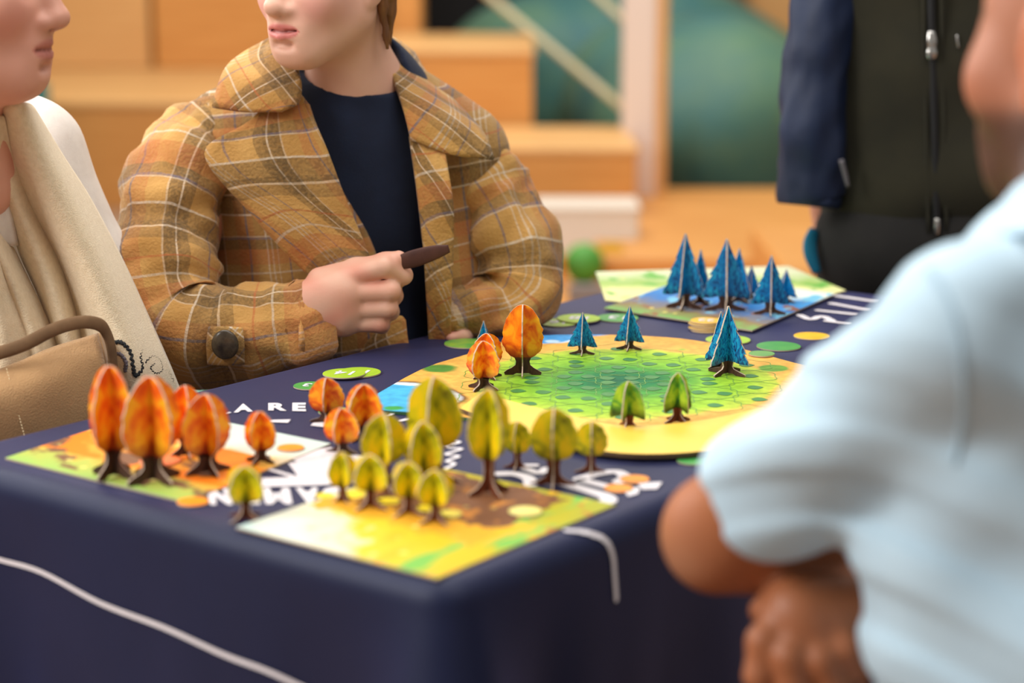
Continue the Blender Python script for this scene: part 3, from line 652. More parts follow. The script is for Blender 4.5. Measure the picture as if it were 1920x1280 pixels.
def tree(sp, px, top, base, wpx, rot, label, zb=TZ, group=None, var=0):
    q = PZ(px, base, zb); h = PD(px, top, q.y).z-zb
    wm_ = wpx/FPX*(q-Vector((0, 0, CAMZ))).length
    ar = math.radians(rot); wm_ /= max(abs(math.cos(ar)), abs(math.sin(ar)))
    sw = wm_/(2*{'orange': .335, 'blue': .345, 'yellow': .33, 'green': .34}[sp]); sw = min(max(sw, h*.62), h*1.4)
    r = empty('tree_figure', (q.x, q.y, zb), math.radians(rot)); r.scale = (sw, sw, h)
    tag(r, label, 'tree figure', group or f'{sp} card trees')
    for k, (me, mt_) in enumerate(proto[sp, var]):
        for nm, m_ in (('crown', me), ('trunk', mt_)):
            o = bpy.data.objects.new(nm, m_); COL.objects.link(o); o.parent = r; o.rotation_euler.z = k*math.pi/2
    return r
ZB = TZ+.0025; ZM = TZ+.0043
for a in [
 ('orange', 213, 685, 893, 90, 62, 'tallest orange tree figure at far left, pale card seam facing viewer', ZB),
 ('orange', 288, 705, 901, 90, 45, 'tall orange tree figure second from left, bright face forward', ZB),
 ('orange', 351, 722, 855, 66, 20, 'slim orange tree partly hidden behind its taller left-board neighbours', ZB),
 ('orange', 389, 738, 886, 82, 35, 'medium orange tree fourth from left on the orange board', ZB),
 ('orange', 489, 771, 866, 62, 65, 'small orange tree standing alone on white part of left board', ZB),
 ('orange', 613, 708, 792, 68, 84, 'orange tree beside the dark green disc, standing on navy cloth', TZ),
 ('orange', 684, 720, 822, 74, 55, 'orange tree with pale seam right of the group on navy cloth', TZ),
 ('orange', 641, 765, 850, 68, 70, 'orange tree nearest the viewer in the central cloth group', TZ),
 ('orange', 980, 571, 702, 78, 88, 'large orange tree on round board with vertical card edge', ZM),
 ('orange', 913, 625, 708, 58, 32, 'orange tree half hidden behind another on round board edge', ZM),
 ('orange', 906, 639, 729, 63, 58, 'small orange tree in front on the round board left side', ZM),
 ('yellow', 815, 706, 905, 104, 78, 'widest yellow-green tree with crown overlapping the board water corner', TZ),
 ('yellow', 917, 728, 925, 80, 30, 'tallest slender yellow-green tree with dark trunk in centre front', ZB),
 ('yellow', 970, 790, 878, 52, 75, 'small yellow-green tree tucked behind the tall slender one', TZ),
 ('yellow', 1038, 765, 910, 90, 85, 'round yellow-green tree standing on the white script lettering', TZ),
 ('yellow', 1108, 790, 886, 62, 88, 'yellow-green tree farthest right, below the sun arc', TZ),
 ('yellow', 721, 775, 915, 84, 20, 'yellow-green tree left of the wide one, behind the small row', ZB),
 ('yellow', 793, 790, 925, 74, 60, 'brownish-yellow tree right of its neighbour behind the small row', ZB),
 ('yellow', 643, 847, 943, 52, 30, 'leftmost small yellow tree of the row on yellow board', TZ),
 ('yellow', 695, 852, 950, 66, 50, 'second small yellow tree of the row on yellow board', ZB),
 ('yellow', 766, 865, 962, 62, 50, 'third small yellow tree of the row on yellow board', ZB),
 ('yellow', 817, 880, 978, 66, 35, 'nearest small yellow tree at right end of the row', ZB),
 ('yellow', 461, 873, 973, 72, 55, 'lone yellow-green tree on navy cloth left of the yellow board', TZ),
 ('blue', 907, 601, 662, 34, 35, 'small blue spruce mostly hidden behind two orange trees', TZ),
 ('blue', 1092, 585, 664, 56, 83, 'small blue spruce, left one at back edge of round board', ZM),
 ('blue', 1180, 573, 655, 56, 75, 'small blue spruce, right one at back edge of round board', ZM),
 ('blue', 1350, 583, 690, 56, 30, 'dark blue spruce half hidden behind the sharp front spruce', ZM),
 ('blue', 1363, 573, 701, 74, 48, 'sharply focused blue spruce at right of the round board', ZM),
 ('blue', 1283, 437, 578, 78, 72, 'tallest blue spruce at left of the far blue board', TZ+.0052),
 ('blue', 1312, 467, 570, 46, 40, 'narrow blue spruce behind the tallest one on far board', TZ+.0052),
 ('blue', 1360, 447, 582, 90, 86, 'broad tall blue spruce in the middle of the far board', TZ+.0052),
 ('blue', 1384, 465, 566, 50, 40, 'blue spruce peeking right behind the broad middle spruce', TZ+.0052),
 ('blue', 1408, 497, 562, 38, 80, 'tiny blue spruce between the larger far-board spruces', TZ+.0052),
 ('blue', 1444, 478, 589, 70, 84, 'medium blue spruce right of centre on the far board', TZ+.0052),
 ('blue', 1473, 505, 566, 38, 50, 'small blue spruce at the far right of the far board', TZ+.0052),
 ('green', 1177, 714, 805, 66, 68, 'lime green tree, left of two at near edge of round board', ZM),
 ('green', 1270, 698, 791, 54, 35, 'lime green tree, right of two at near edge of round board', ZM)]:
    tree(*a, var=int(a[1]) % 2)
# ================= PEOPLE =================
def frame(face, up=(0, 0, 1)):
    f = Vector(face).normalized(); s = f.cross(Vector(up)).normalized(); u = s.cross(f).normalized()
    return np.array([s, f, u], dtype=float)          # rows: side(right hand of person), forward, up
def head_sdf(sd, c, A, k=1.0, neckto=None, neck_r=.052, lipk=1.0, jaw=1.0):
    """adds a head centred (eye line) at c; A rows side/fwd/up; units cm scaled by k"""
    c = np.array(c, float); u = .01*k
    def W(s, f, z): return c+(A[0]*s+A[1]*f+A[2]*z)*u
    M = A.T.astype(f4)
    R = lambda *r: tuple(x*u for x in r)
    sd.ell(W(0, -1.2, 3.6), R(7.5, 9.4, 8.2), M, k=.02)
    sd.ell(W(0, 2.4, -2.6), R(6.4, 6.9, 8.0), M, k=.03)
    sd.cone(W(-1.2, 6.9, -9.0), W(1.2, 6.9, -9.0), 1.9*u*jaw, 1.9*u*jaw, k=.028)
    for s in (-1, 1):
        sd.cone(W(s*1.6, 6.0, -8.9), W(s*5.3, .6, -5.0), 1.7*u*jaw, 1.7*u*jaw, k=.03)
        sd.ell(W(s*3.9, 5.8, -2.2), R(2.5, 2.3, 2.4), M, k=.03)            # cheeks
        sd.ell(W(s*3.1, 9.4, .1), R(1.9, 1.6, 1.2), M, k=.012, sub=True)    # sockets
        sd.ell(W(s*3.1, 7.4, .0), R(1.25, 1.25, 1.2), M, k=.004)            # eyeballs
        sd.ell(W(s*1.35, 9.4, -3.55), R(.95, 1.1, .75), M, k=.008)          # nostril wings
        # ear
        sd.ell(W(s*7.55, -.6, -.6), R(.95, 1.85, 3.1), M, k=.008); sd.ell(W(s*8.4, -.1, -.3), R(.5, .95, 1.8), M, k=.006, sub=True)
        sd.ell(W(s*7.2, .3, -3.2), R(.55, .8, .9), M, k=.008)
    sd.cone(W(0, 8.6, 1.6), W(0, 10.6, -2.9), .75*u, 1.15*u, k=.014)
    sd.ell(W(0, 10.7, -3.1), R(1.15, 1.1, .95), M, k=.008)
    for s in (-1, 1): sd.ell(W(s*.75, 10.0, -4.2), R(.38, .6, .3), M, k=.003, sub=True)
    sd.ell(W(0, 8.0, -6.2), R(2.9, 1.7, 2.2), M, k=.02)                    # muzzle
    for s in (-1, 1):
        sd.cone(W(0, 9.55, -5.75), W(s*2.55, 8.6, -6.15), .50*u*lipk, .27*u, k=.006)   # upper lip
        sd.cone(W(0, 9.35, -6.95), W(s*2.4, 8.6, -6.45), .64*u*lipk, .28*u, k=.006)   # lower lip
        sd.cone(W(0, 10.15, -6.33), W(s*2.5, 8.9, -6.28), .20*u, .12*u, k=.006, sub=True)  # mouth line
    sd.ell(W(0, 9.2, -8.15), R(1.6, .55, .5), M, k=.01, sub=True)           # under-lip hollow
    if neckto is not None: sd.cone(W(0, -2.0, -4.5), neckto, neck_r*.98, neck_r*1.12, k=.03)
    return W
def face_col(W, A, c, k, skin, lip=(182, 88, 84), blush=(222, 140, 130), stub=None, sc=1.0):
    c = np.array(c, float); u = .01*k; sk = np.array(srgb(*skin)[:3]); lp = np.array(srgb(*lip)[:3]); bl_ = np.array(srgb(*blush)[:3])
    def f(P):
        q = (P-c)@A.T/u; s, fw, z = q.T; out = np.tile(sk, (len(P), 1))
        def blend(m, col): out[:] = out*(1-m[:, None])+col*m[:, None]
        for sg in (-1, 1): blend(.75*np.exp(-(((s-sg*4.6)/2.4)**2+((fw-6)/4)**2+((z+3.2)/2.2)**2)), bl_)
        w_ = 2.35*np.sqrt(np.clip(1-((np.abs(s))/2.8)**2, 0, 1))/2.35
        up = np.clip(1.4-np.abs(z+6.35)/(.92*w_+.02), 0, 1)*(fw > 7.6)*(np.abs(s) < 2.8); blend(np.clip(up*2, 0, 1)*.85, lp)
        ml = np.exp(-((z+6.36-.03*np.abs(s))/.20)**2)*(fw > 7.6)*(np.abs(s) < 2.5); blend(ml*.75, np.array(srgb(92, 36, 36)[:3]))
        nd = np.exp(-(((np.abs(s)-.75)/.38)**2+((fw-10.0)/.7)**2+((z+4.05)/.28)**2)); blend(nd*.9, np.array(srgb(80, 34, 30)[:3]))
        if stub is not None:
            m = 1/(1+np.exp((z+4.2-.0*fw)*2.5)); m = m*(z > -14)*(fw > -1.5)*(np.abs(z+6.35) > .9*(np.abs(s) < 2.5)); blend(m*.92, np.array(srgb(*stub)[:3]))
        for sg in (-1, 1):                                     # eyes and brows
            e = (((s-sg*3.1)/1.35)**2+(z/.55)**2 < 1)&(fw > 6.8); out[e] = (.75, .72, .68)
            e = (((s-sg*3.1)/.55)**2+(z/.55)**2 < 1)&(fw > 6.8); out[e] = (.06, .035, .02)
            e = (np.abs(z-2.1-.12*np.abs(s)) < .3)&(np.abs(np.abs(s)-3.3) < 1.9)&(fw > 5); out[e] = (.09, .045, .02)
        return out
    return f
def person(label, loc): r = empty('person', loc); tag(r, label, 'person'); return r
def A3(*p): return tuple(p)
def Q(px, py, y, r=None):
    v = PD(px, py, y); return (v.x, v.y, v.z) if r is None else (v.x, v.y, v.z, r)
skin_m = mat('skin_fair', srgb(225, 170, 150), srgb(190, 120, 100), rough=.5, attr=True, scale=22, sss=.08, bump=.06, bscale=500)
def mx(rx=0, ry=0, rz=0): return np.array((Matrix.Rotation(rz, 3, 'Z') @ Matrix.Rotation(ry, 3, 'Y') @ Matrix.Rotation(rx, 3, 'X')), dtype=float)

# ---------- seated person in the plaid coat ----------
pg = person('seated person in orange-brown plaid coat and navy top holding a dark piece', (-.17, 2.62, 0))
a = math.radians(38); fA = frame((-math.sin(a), -math.cos(a), -.06)); hc = Q(616, -44, 2.50); hk = .93
sd = SD(); Wg = head_sdf(sd, hc, fA, hk, neckto=Q(668, 190, 2.575), neck_r=.047, lipk=1.15)
sd.cone(Q(668, 190, 2.58), Q(650, 520, 2.60), .06, .10, k=.06).cone(Q(650, 300, 2.62), Q(650, 800, 2.62), .09, .11, k=.05)
for sx, ex in ((420, 330), (870, 955)):
    sd.cone(Q(660, 255, 2.60), Q(sx, 270, 2.60), .04, .038, k=.04)
    sd.cone(Q(sx, 260, 2.60), Q(sx*.3+ex*.7, 440, 2.52 if ex < 500 else 2.59), .038, .034, k=.02).cone(Q(sx*.3+ex*.7, 440, 2.52 if ex < 500 else 2.59), Q(ex, 590, 2.44 if ex < 500 else 2.55), .034, .032, k=.02)
# right arm, hand
sd.cone(Q(330, 600, 2.43), Q(566, 590, 2.395), .034, .025, k=.02)
hy = 2.385
hand = []
sd.cone(Q(560, 572, hy), Q(640, 548, hy-.002), .024, .027, k=.02).cone(Q(560, 598, hy), Q(640, 592, hy), .023, .025, k=.02)
for (m, p, d, t, r) in (((650, 522, hy), (722, 500, hy-.012), (756, 516, hy+.002), (742, 528, hy+.018), .0125),
                        ((662, 548, hy-.004), (732, 545, hy-.014), (738, 554, hy+.012), (700, 560, hy+.02), .0125),
                        ((660, 580, hy-.002), (728, 577, hy-.010), (732, 584, hy+.014), (698, 588, hy+.02), .0118),
                        ((650, 606, hy), (714, 606, hy-.004), (716, 610, hy+.014), (688, 610, hy+.02), .0105)):
    sd.cone(Q(590, (m[1]+585)/2, hy), Q(*m), .018, r*1.12, k=.012)
    sd.chain([Q(*m, r*1.1), Q(*p, r), Q(*d, r*.92), Q(*t, r*.82)], k=.004)
sd.chain([Q(600, 525, hy+.012, .016), Q(668, 505, hy+.012, .0135), Q(722, 492, hy+.002, .0115), Q(748, 484, hy-.002, .0095)], k=.008)
# left hand resting on the edge
hy2 = 2.50
sd.cone(Q(960, 560, 2.54), Q(880, 612, 2.50), .032, .024, k=.02)
for i in range(4): sd.chain([Q(885, 612, hy2, .017), Q(862, 606+i*6, hy2-.01, .0105), Q(838, 611+i*6, hy2-.018, .0095), Q(822, 620+i*5, hy2-.02, .008)], k=.005)
sd.chain([Q(880, 618, hy2-.01, .014), Q(868, 630, hy2-.03, .010), Q(848, 634, hy2-.035, .008)], k=.006)
fc = face_col(Wg, fA, hc, hk, (232, 186, 162), lip=(208, 108, 108), blush=(230, 156, 154))
def gcol(P):
    o = fc(P); m = P[:, 2] < .95; r_ = np.array(srgb(224, 150, 128)[:3]); t = np.clip(mnoise_np(P*60)*.5+.3, 0, 1)
    o[m] = o[m]*(1-t[m, None])+r_*t[m, None]; return o
def mnoise_np(P): return np.sin(P[:, 0]*1.3+2*np.sin(P[:, 2]))*np.cos(P[:, 1]*1.1+P[:, 2]*.7)
link('body', nets(sd, (-.62, 2.30, .62), (.20, 2.80, 1.42), .0024, gcol), skin_m, pg, True)
# hair
hair_m = mat('brown_hair', srgb(96, 62, 36), srgb(140, 94, 54), rough=.5, scale=90, stretch=(1, 1, .15))
def hair(c, A, k, lo, hi, m, par, extra=None, front=-1.0, low=-1.5):
    c = np.array(c, float); u = .01*k
    W = lambda s, f, z: c+(A[0]*s+A[1]*f+A[2]*z)*u
    h = SD().ell(W(0, -1.4, 4.0), (8.1*u, 9.9*u, 8.6*u), A.T.astype(f4))
    h.box(W(0, 8+front+2, -4), (12*u, 8*u, 9.5*u), A.T.astype(f4), rad=.005, k=.015, sub=True)
    h.box(W(0, 0, -12+low+2), (12*u, 14*u, 8*u), A.T.astype(f4), rad=.005, k=.015, sub=True)
    if extra: extra(h, W, u)
    h.disp(lambda P: .0012*np.sin(P[:, 0]*420+4*np.sin(P[:, 2]*25)))
    link('hair', nets(h, lo, hi, .0035), m, par, True)
def gx(h, W, u):
    h.cone(W(0, -9.5, 1), W(1, -9.5, -12), 3.2*u, 2.0*u, k=.02)
    h.chain([(*W(-6.9, -2.6, 0), .010), (*W(-6.6, -3.2, -4), .006), (*W(-6.4, -3.6, -8), .0035), (*W(-6.8, -3.6, -10), .002)], k=.01)
    h.chain([(*W(-6.0, -5, 0), .016), (*W(-5.2, -5.6, -5), .010), (*W(-5, -6, -9), .004)], k=.01)
hair(hc, fA, hk, (-.42, 2.3, 1.05), (.05, 2.75, 1.50), hair_m, pg, gx)
# navy sweater
swm = mat('navy_knit', srgb(20, 32, 58), srgb(16, 26, 50), rough=.9, scale=30, bump=.3, bscale=700, sheen=.1)
sd = SD().ell(Q(655, 420, 2.60), (.155, .105, .27), k=.05).ell(Q(655, 350, 2.575), (.11, .08, .11), k=.04).cone(Q(655, 700, 2.6), Q(655, 850, 2.6), .12, .13, k=.06)
sd.cone(Q(664, 178, 2.57), Q(662, 240, 2.575), .060, .068, k=.04)
sd.cone(Q(672, 60, 2.545), Q(670, 176, 2.57), .053, .054, k=.004, sub=True)
cc = np.array(Q(664, 110, 2.49), f4)
sd.ell(cc, (.085, .11, .040), mx(-.35, .10, 0).astype(f4), k=.006, sub=True)
sd.disp(lambda P: .0035*np.sin(P[:, 2]*34+P[:, 0]*22+2*np.sin(P[:, 0]*12)))
link('sweater', nets(sd, (-.45, 2.40, .60), (.08, 2.76, 1.16), .005), swm, pg, True)
# coat
pl_uv = plaid('plaid_wool_sleeve', 'UV'); pl_lap = plaid('plaid_wool_lapel', 'UV', rot=.55, per=.15, off=(.03, .05)); pl_obj = plaid('plaid_wool_body_shaded', 'Object', rot=.12, per=.14, off=(.02, .0), shade=.72)  # body wool base is darkened: shade below the lapels put into its colour
pl_col = plaid('plaid_wool_collar', 'UV', rot=-.6, per=.13, off=(.06, .02))
sd = SD().ell(Q(640, 470, 2.615), (.215, .135, .27), k=.06).ell(Q(640, 300, 2.61), (.20, .10, .085), k=.06).cone(Q(600, 650, 2.58), Q(700, 650, 2.6), .135, .135, k=.08).cone(Q(600, 850, 2.6), Q(700, 850, 2.62), .15, .15, k=.08)
sd.cone(Q(420, 250, 2.59), Q(540, 185, 2.6), .050, .036, k=.05).cone(Q(865, 280, 2.62), Q(765, 205, 2.62), .050, .036, k=.05)
ys = [Q(0, py, 2.48)[2] for py in (100, 200, 480, 560, 640, 760)]
xl = [Q(px, 0, 2.48)[0] for px in (552, 570, 690, 700, 735, 775)]; xr = [Q(px, 0, 2.48)[0] for px in (745, 765, 798, 800, 803, 806)]
def cut(P):
    l = np.interp(P[:, 2], ys[::-1], xl[::-1]); r = np.interp(P[:, 2], ys[::-1], xr[::-1])
    return np.maximum(np.maximum(l-P[:, 0], P[:, 0]-r)*.9, P[:, 1]-2.60)
sd.fn(cut, k=.01, sub=True)
sd.ell(Q(660, 90, 2.57), (.075, .08, .09), k=.01, sub=True)
sd.disp(lambda P: .006*np.sin(P[:, 2]*24+P[:, 0]*18+1.5*np.sin(P[:, 0]*16))*np.clip((1.05-P[:, 2])*6, .2, 1))
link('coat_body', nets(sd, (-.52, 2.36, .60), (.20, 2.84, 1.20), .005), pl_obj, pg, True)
def sleeve(pts, nm='sleeve', **kw):
    me = tube(pts, 8, 40, **kw); o = link(nm, me, pl_uv, pg, True, smooth=True); return o
sleeve([Q(450, 225, 2.60, .045), Q(375, 285, 2.575, .066), Q(335, 350, 2.53, .069), Q(308, 450, 2.48, .067), Q(305, 545, 2.44, .068), Q(330, 610, 2.415, .068), Q(400, 628, 2.40, .064), Q(480, 622, 2.395, .060), Q(560, 612, 2.39, .054), Q(568, 611, 2.39, .052), Q(566, 611, 2.39, .045), Q(520, 610, 2.39, .040)], wrinkle=.012)
sleeve([Q(820, 250, 2.62, .045), Q(872, 300, 2.62, .058), Q(915, 375, 2.60, .060), Q(955, 450, 2.57, .060), Q(968, 530, 2.55, .057), Q(950, 572, 2.53, .050), Q(900, 588, 2.51, .044), Q(858, 598, 2.50, .038), Q(852, 600, 2.50, .034), Q(862, 598, 2.50, .028)], wrinkle=.013)
def cpatch(rows, m, nm, t=.006, **kw): return solid(link(nm, patch(rows, **kw), m, pg, True), t)
cpatch([[(540, 150, 2.50), (560, 170, 2.485), (577, 196, 2.475)], [(470, 225, 2.46), (535, 235, 2.455), (612, 275, 2.455)], [(383, 288, 2.445), (500, 325, 2.435), (652, 380, 2.435)], [(470, 400, 2.435), (570, 420, 2.425), (690, 472, 2.43)], [(540, 478, 2.43), (610, 490, 2.42), (693, 500, 2.425)], [(592, 528, 2.425), (615, 533, 2.42), (640, 538, 2.42)]], pl_lap, 'lapel', fold=.003, ff=.6)
cpatch([[(508, 72, 2.545), (530, 88, 2.52), (556, 125, 2.49)], [(452, 104, 2.53), (505, 125, 2.49), (566, 160, 2.475)], [(420, 135, 2.50), (490, 165, 2.46), (560, 192, 2.455)], [(398, 200, 2.465), (462, 210, 2.45), (528, 208, 2.45)]], pl_col, 'collar', fold=.003, ff=.6)
cpatch([[(700, 66, 2.63), (735, 72, 2.66), (775, 100, 2.69)], [(718, 100, 2.575), (752, 112, 2.60), (800, 140, 2.65)], [(738, 150, 2.525), (795, 170, 2.53), (850, 190, 2.58)], [(756, 205, 2.49), (830, 225, 2.485), (905, 250, 2.52)], [(770, 262, 2.475), (845, 290, 2.475), (926, 298, 2.50)]], pl_col, 'collar', fold=.003, ff=.6)
cpatch([[(768, 255, 2.482), (800, 275, 2.478), (835, 285, 2.482)], [(782, 360, 2.46), (812, 365, 2.455), (850, 380, 2.46)], [(793, 460, 2.455), (818, 460, 2.45), (850, 465, 2.458)], [(800, 560, 2.46), (822, 560, 2.455), (846, 565, 2.46)], [(804, 650, 2.47), (826, 650, 2.465), (846, 650, 2.47)]], pl_lap, 'front_facing', fold=.003, ff=.6)
cpatch([[(735, 598, 2.45), (752, 592, 2.45), (760, 600, 2.45)], [(690, 640, 2.445), (720, 640, 2.44), (765, 638, 2.445)], [(660, 690, 2.445), (710, 690, 2.44), (775, 680, 2.445)]], pl_lap, 'front_facing')
# cuff strap + button
cpatch([[(392, 612, 2.330), (425, 612, 2.324), (455, 614, 2.328)], [(388, 645, 2.326), (425, 645, 2.318), (458, 645, 2.324)], [(390, 682, 2.332), (425, 684, 2.324), (458, 682, 2.330)]], pl_col, 'cuff_strap', t=.004)
strap_o = [o for o in pg.children if o.name.startswith('cuff_strap')][0]
btn = mat('horn_button', srgb(92, 78, 60), srgb(44, 36, 28), rough=.25, scale=60)
bm = bmesh.new(); bmesh.ops.create_uvsphere(bm, u_segments=28, v_segments=14, radius=.0165); bmesh.ops.scale(bm, vec=(1, .32, 1.1), verts=bm.verts)
bmesh.ops.translate(bm, vec=Q(422, 646, 2.313), verts=bm.verts); link('button', bm2me(bm), btn, strap_o, True, smooth=True)
# piece in hand
me = tube([Q(742, 494, 2.378, .008), Q(775, 485, 2.374, .011), Q(815, 473, 2.37, .009), Q(842, 466, 2.368, .005)], 5, 14, flat=.25)
quick('playing_piece', me, mat('dark_brown_card', srgb(66, 34, 28), srgb(88, 52, 40), rough=.6), 'dark brown slim piece held in the fingers above the table', 'game piece', True)
trs = mat('dark_trousers', srgb(44, 46, 54), srgb(36, 38, 46), rough=.85)
def seat(par, hx, hy_, kx, ky, fxy, m, hz=.52):
    d = SD(); s = Vector((ky-hy_, -(kx-hx), 0)).normalized()*.09
    for g in (-1, 1):
        o = s*g; d.cone((hx+o.x, hy_+o.y, hz), (kx+o.x*1.3, ky+o.y*1.3, hz), .085, .062, k=.05); d.cone((kx+o.x*1.3, ky+o.y*1.3, hz), (fxy[0]+o.x*1.3, fxy[1]+o.y*1.3, .06), .062, .045, k=.03)
        t = Vector((kx-hx, ky-hy_, 0)).normalized()*.12; d.cone((fxy[0]+o.x*1.3, fxy[1]+o.y*1.3, .042), (fxy[0]+o.x*1.3+t.x, fxy[1]+o.y*1.3+t.y, .035), .042, .032, k=.02)
    d.cone((hx-s.x, hy_-s.y, hz+.05), (hx+s.x, hy_+s.y, hz+.05), .12, .12, k=.06)
    xs = [hx, kx, fxy[0]]; yy = [hy_, ky, fxy[1]]
    link('trousers', nets(d, (min(xs)-.35, min(yy)-.35, -.004), (max(xs)+.35, max(yy)+.35, .85), .012), m, par, True)
seat(pg, -.21, 2.68, -.12, 2.38, (-.12, 2.42), trs)

# ---------- person with the cream scarf ----------
pw = person('person at left edge wearing cream embroidered scarf over white top', (-.57, 2.36, 0))
fB = frame((1, -.10, -.04)); hb = Q(-82, -32, 2.14); kb = 1.04
sd = SD(); Wb_ = head_sdf(sd, hb, fB, kb, neckto=Q(-70, 330, 2.22), neck_r=.055, lipk=.8, jaw=1.1)
sd.ell(Wb_(0, 2.5, -8.6), (.035, .05, .03), k=.04)
sd.cone(Q(-60, 350, 2.32), Q(-30, 700, 2.42), .055, .08, k=.04).cone(Q(-60, 350, 2.34), Q(70, 340, 2.43), .04, .034, k=.03)
sd.cone(Q(70, 340, 2.43), Q(172, 540, 2.43), .034, .032, k=.02).cone(Q(172, 540, 2.43), Q(90, 740, 2.28), .032, .024, k=.02)
for i in range(4): sd.chain([Q(90, 745, 2.28, .022), Q(66-i*3, 742+i*11, 2.255, .010), Q(46-i*3, 750+i*10, 2.245, .009), Q(30, 758+i*9, 2.245, .0075)], k=.006)
sd.chain([Q(90, 745, 2.275, .018), Q(72, 726, 2.26, .011), Q(54, 722, 2.25, .009)], k=.006)
link('body', nets(sd, (-.78, 1.96, .60), (-.36, 2.52, 1.42), .0032, face_col(Wb_, fB, hb, kb, (222, 166, 144), lip=(190, 112, 104), blush=(216, 134, 118))), skin_m, pw, True)
hair(hb, fB, kb, (-.80, 1.98, 1.08), (-.40, 2.42, 1.55), mat('greying_hair', srgb(120, 96, 74), srgb(90, 70, 52), rough=.5, scale=80), pw, front=-2)
wsm = mat('white_knit', srgb(230, 224, 216), srgb(220, 212, 204), rough=.9, scale=60, bump=.2, bscale=500)
sd = SD().ell(Q(10, 560, 2.42), (.125, .085, .26), k=.06).cone(Q(-20, 330, 2.40), Q(62, 300, 2.43), .055, .058, k=.05)
sd.cone(Q(62, 292, 2.43), Q(168, 520, 2.43), .056, .054, k=.03).cone(Q(168, 520, 2.43), Q(185, 600, 2.40), .054, .044, k=.03).cone(Q(185, 600, 2.40), Q(100, 730, 2.30), .044, .035, k=.03).cone(Q(-50, 400, 2.27), Q(-40, 520, 2.30), .05, .09, k=.05)
sd.disp(lambda P: .003*np.sin(P[:, 2]*50+P[:, 0]*30))
link('top', nets(sd, (-.80, 2.12, .62), (-.36, 2.56, 1.14), .005), wsm, pw, True)
seat(pw, -.60, 2.50, -.50, 2.28, (-.50, 2.30), trs)
scm = mat('cream_wool', srgb(238, 220, 188), srgb(224, 204, 170), rough=.95, scale=160, bump=.5, bscale=600, sheen=.3)
def sp(rows, nm='scarf_fold', t=.006, **kw): return solid(link(nm, patch(rows, nu=10, nv=8, **kw), scm, pw, True), t)
sp([[(-20, 196, 2.20), (15, 194, 2.16), (44, 192, 2.17), (60, 205, 2.24)], [(-2, 285, 2.22), (40, 280, 2.19), (78, 275, 2.20), (112, 290, 2.28)], [(42, 380, 2.25), (80, 370, 2.21), (125, 368, 2.22), (166, 375, 2.31)], [(98, 490, 2.27), (135, 480, 2.22), (180, 478, 2.23), (226, 490, 2.33)], [(140, 590, 2.26), (180, 590, 2.22), (225, 585, 2.23), (272, 590, 2.32)], [(160, 690, 2.25), (208, 685, 2.22), (258, 680, 2.22), (312, 680, 2.30)], [(175, 770, 2.26), (225, 770, 2.23), (280, 765, 2.23), (345, 760, 2.31)]], 'scarf', fold=.004, ff=1.3)
sp([[(-70, 215, 2.17), (-30, 215, 2.15), (6, 218, 2.17)], [(-50, 300, 2.20), (-10, 300, 2.18), (24, 310, 2.21)], [(8, 385, 2.23), (34, 385, 2.22), (66, 395, 2.25)], [(40, 480, 2.25), (76, 480, 2.23), (116, 500, 2.26)], [(80, 570, 2.25), (112, 570, 2.23), (150, 590, 2.27)], [(110, 670, 2.25), (140, 670, 2.23), (172, 690, 2.27)], [(130, 760, 2.26), (160, 760, 2.24), (190, 770, 2.27)]], fold=.004, ff=1, seed=2)
sp([[(-120, 330, 2.21), (-70, 350, 2.18), (-28, 400, 2.20), (2, 425, 2.24)], [(-120, 420, 2.21), (-60, 440, 2.18), (-10, 470, 2.19), (34, 500, 2.24)], [(-120, 520, 2.21), (-50, 540, 2.19), (20, 560, 2.20), (76, 580, 2.24)], [(-120, 620, 2.21), (-40, 640, 2.19), (50, 650, 2.20), (112, 670, 2.24)], [(-120, 760, 2.21), (-30, 770, 2.19), (70, 770, 2.21), (140, 770, 2.25)]], fold=.009, ff=3.2, seed=1)
solid(link('lace_neckline', patch([[(-60, 335, 2.20), (-20, 345, 2.195), (10, 340, 2.215)], [(-60, 390, 2.205), (-20, 400, 2.20), (22, 398, 2.225)], [(-60, 450, 2.22), (-20, 460, 2.215), (34, 460, 2.24)]], fold=.002, ff=4), wsm, pw, True), .003)
# scarf embroidery
emb = mat('black_thread', srgb(40, 42, 44), rough=.8); emb2 = mat('grey_thread', srgb(110, 104, 112), rough=.8)
sc_o = [o for o in pw.children if o.name == 'scarf'][0]
scb = BVHTree.FromPolygons([v.co.copy() for v in sc_o.data.vertices], [tuple(p.vertices) for p in sc_o.data.polygons])
def onscarf(px, py, r):
    d = ray(px, py).normalized(); h = scb.ray_cast(Vector((0, 0, CAMZ)), d)
    if h[0] is None: return None
    p = h[0]-d*.0035; return (p.x, p.y, p.z, r)
def embro(pxs, y, r, m, wig=0, nm='embroidery'):
    C = catmull([(a_, b_) for a_, b_ in pxs], 10); out = []
    for i, (x, yy) in enumerate(C):
        t = C[min(i+1, len(C)-1)]-C[max(i-1, 0)]; t /= np.linalg.norm(t)+1e-9; o = wig*math.sin(i*1.9); yv = y[0]+(y[1]-y[0])*i/len(C) if isinstance(y, tuple) else y
        q_ = onscarf(x-t[1]*o, yy+t[0]*o, r)
        if q_: out.append(q_)
    link(nm, tube(out, 2, 8), m, pw, True, smooth=True)
embro([(212, 642), (228, 642), (244, 660), (250, 690), (254, 704), (266, 690), (262, 668), (270, 652), (290, 654), (304, 672), (312, 692), (324, 716)], (2.216, 2.235), .0018, emb, 2.2)
embro([(270, 680), (284, 668), (298, 676), (302, 694), (290, 700), (280, 690), (288, 682)], 2.214, .0020, emb, 1.2)
embro([(214, 664), (226, 664), (236, 680), (234, 696)], 2.208, .0018, emb2, 2)
embro([(274, 664), (296, 664), (308, 690), (304, 704)], 2.214, .0014, emb2, 1.5)
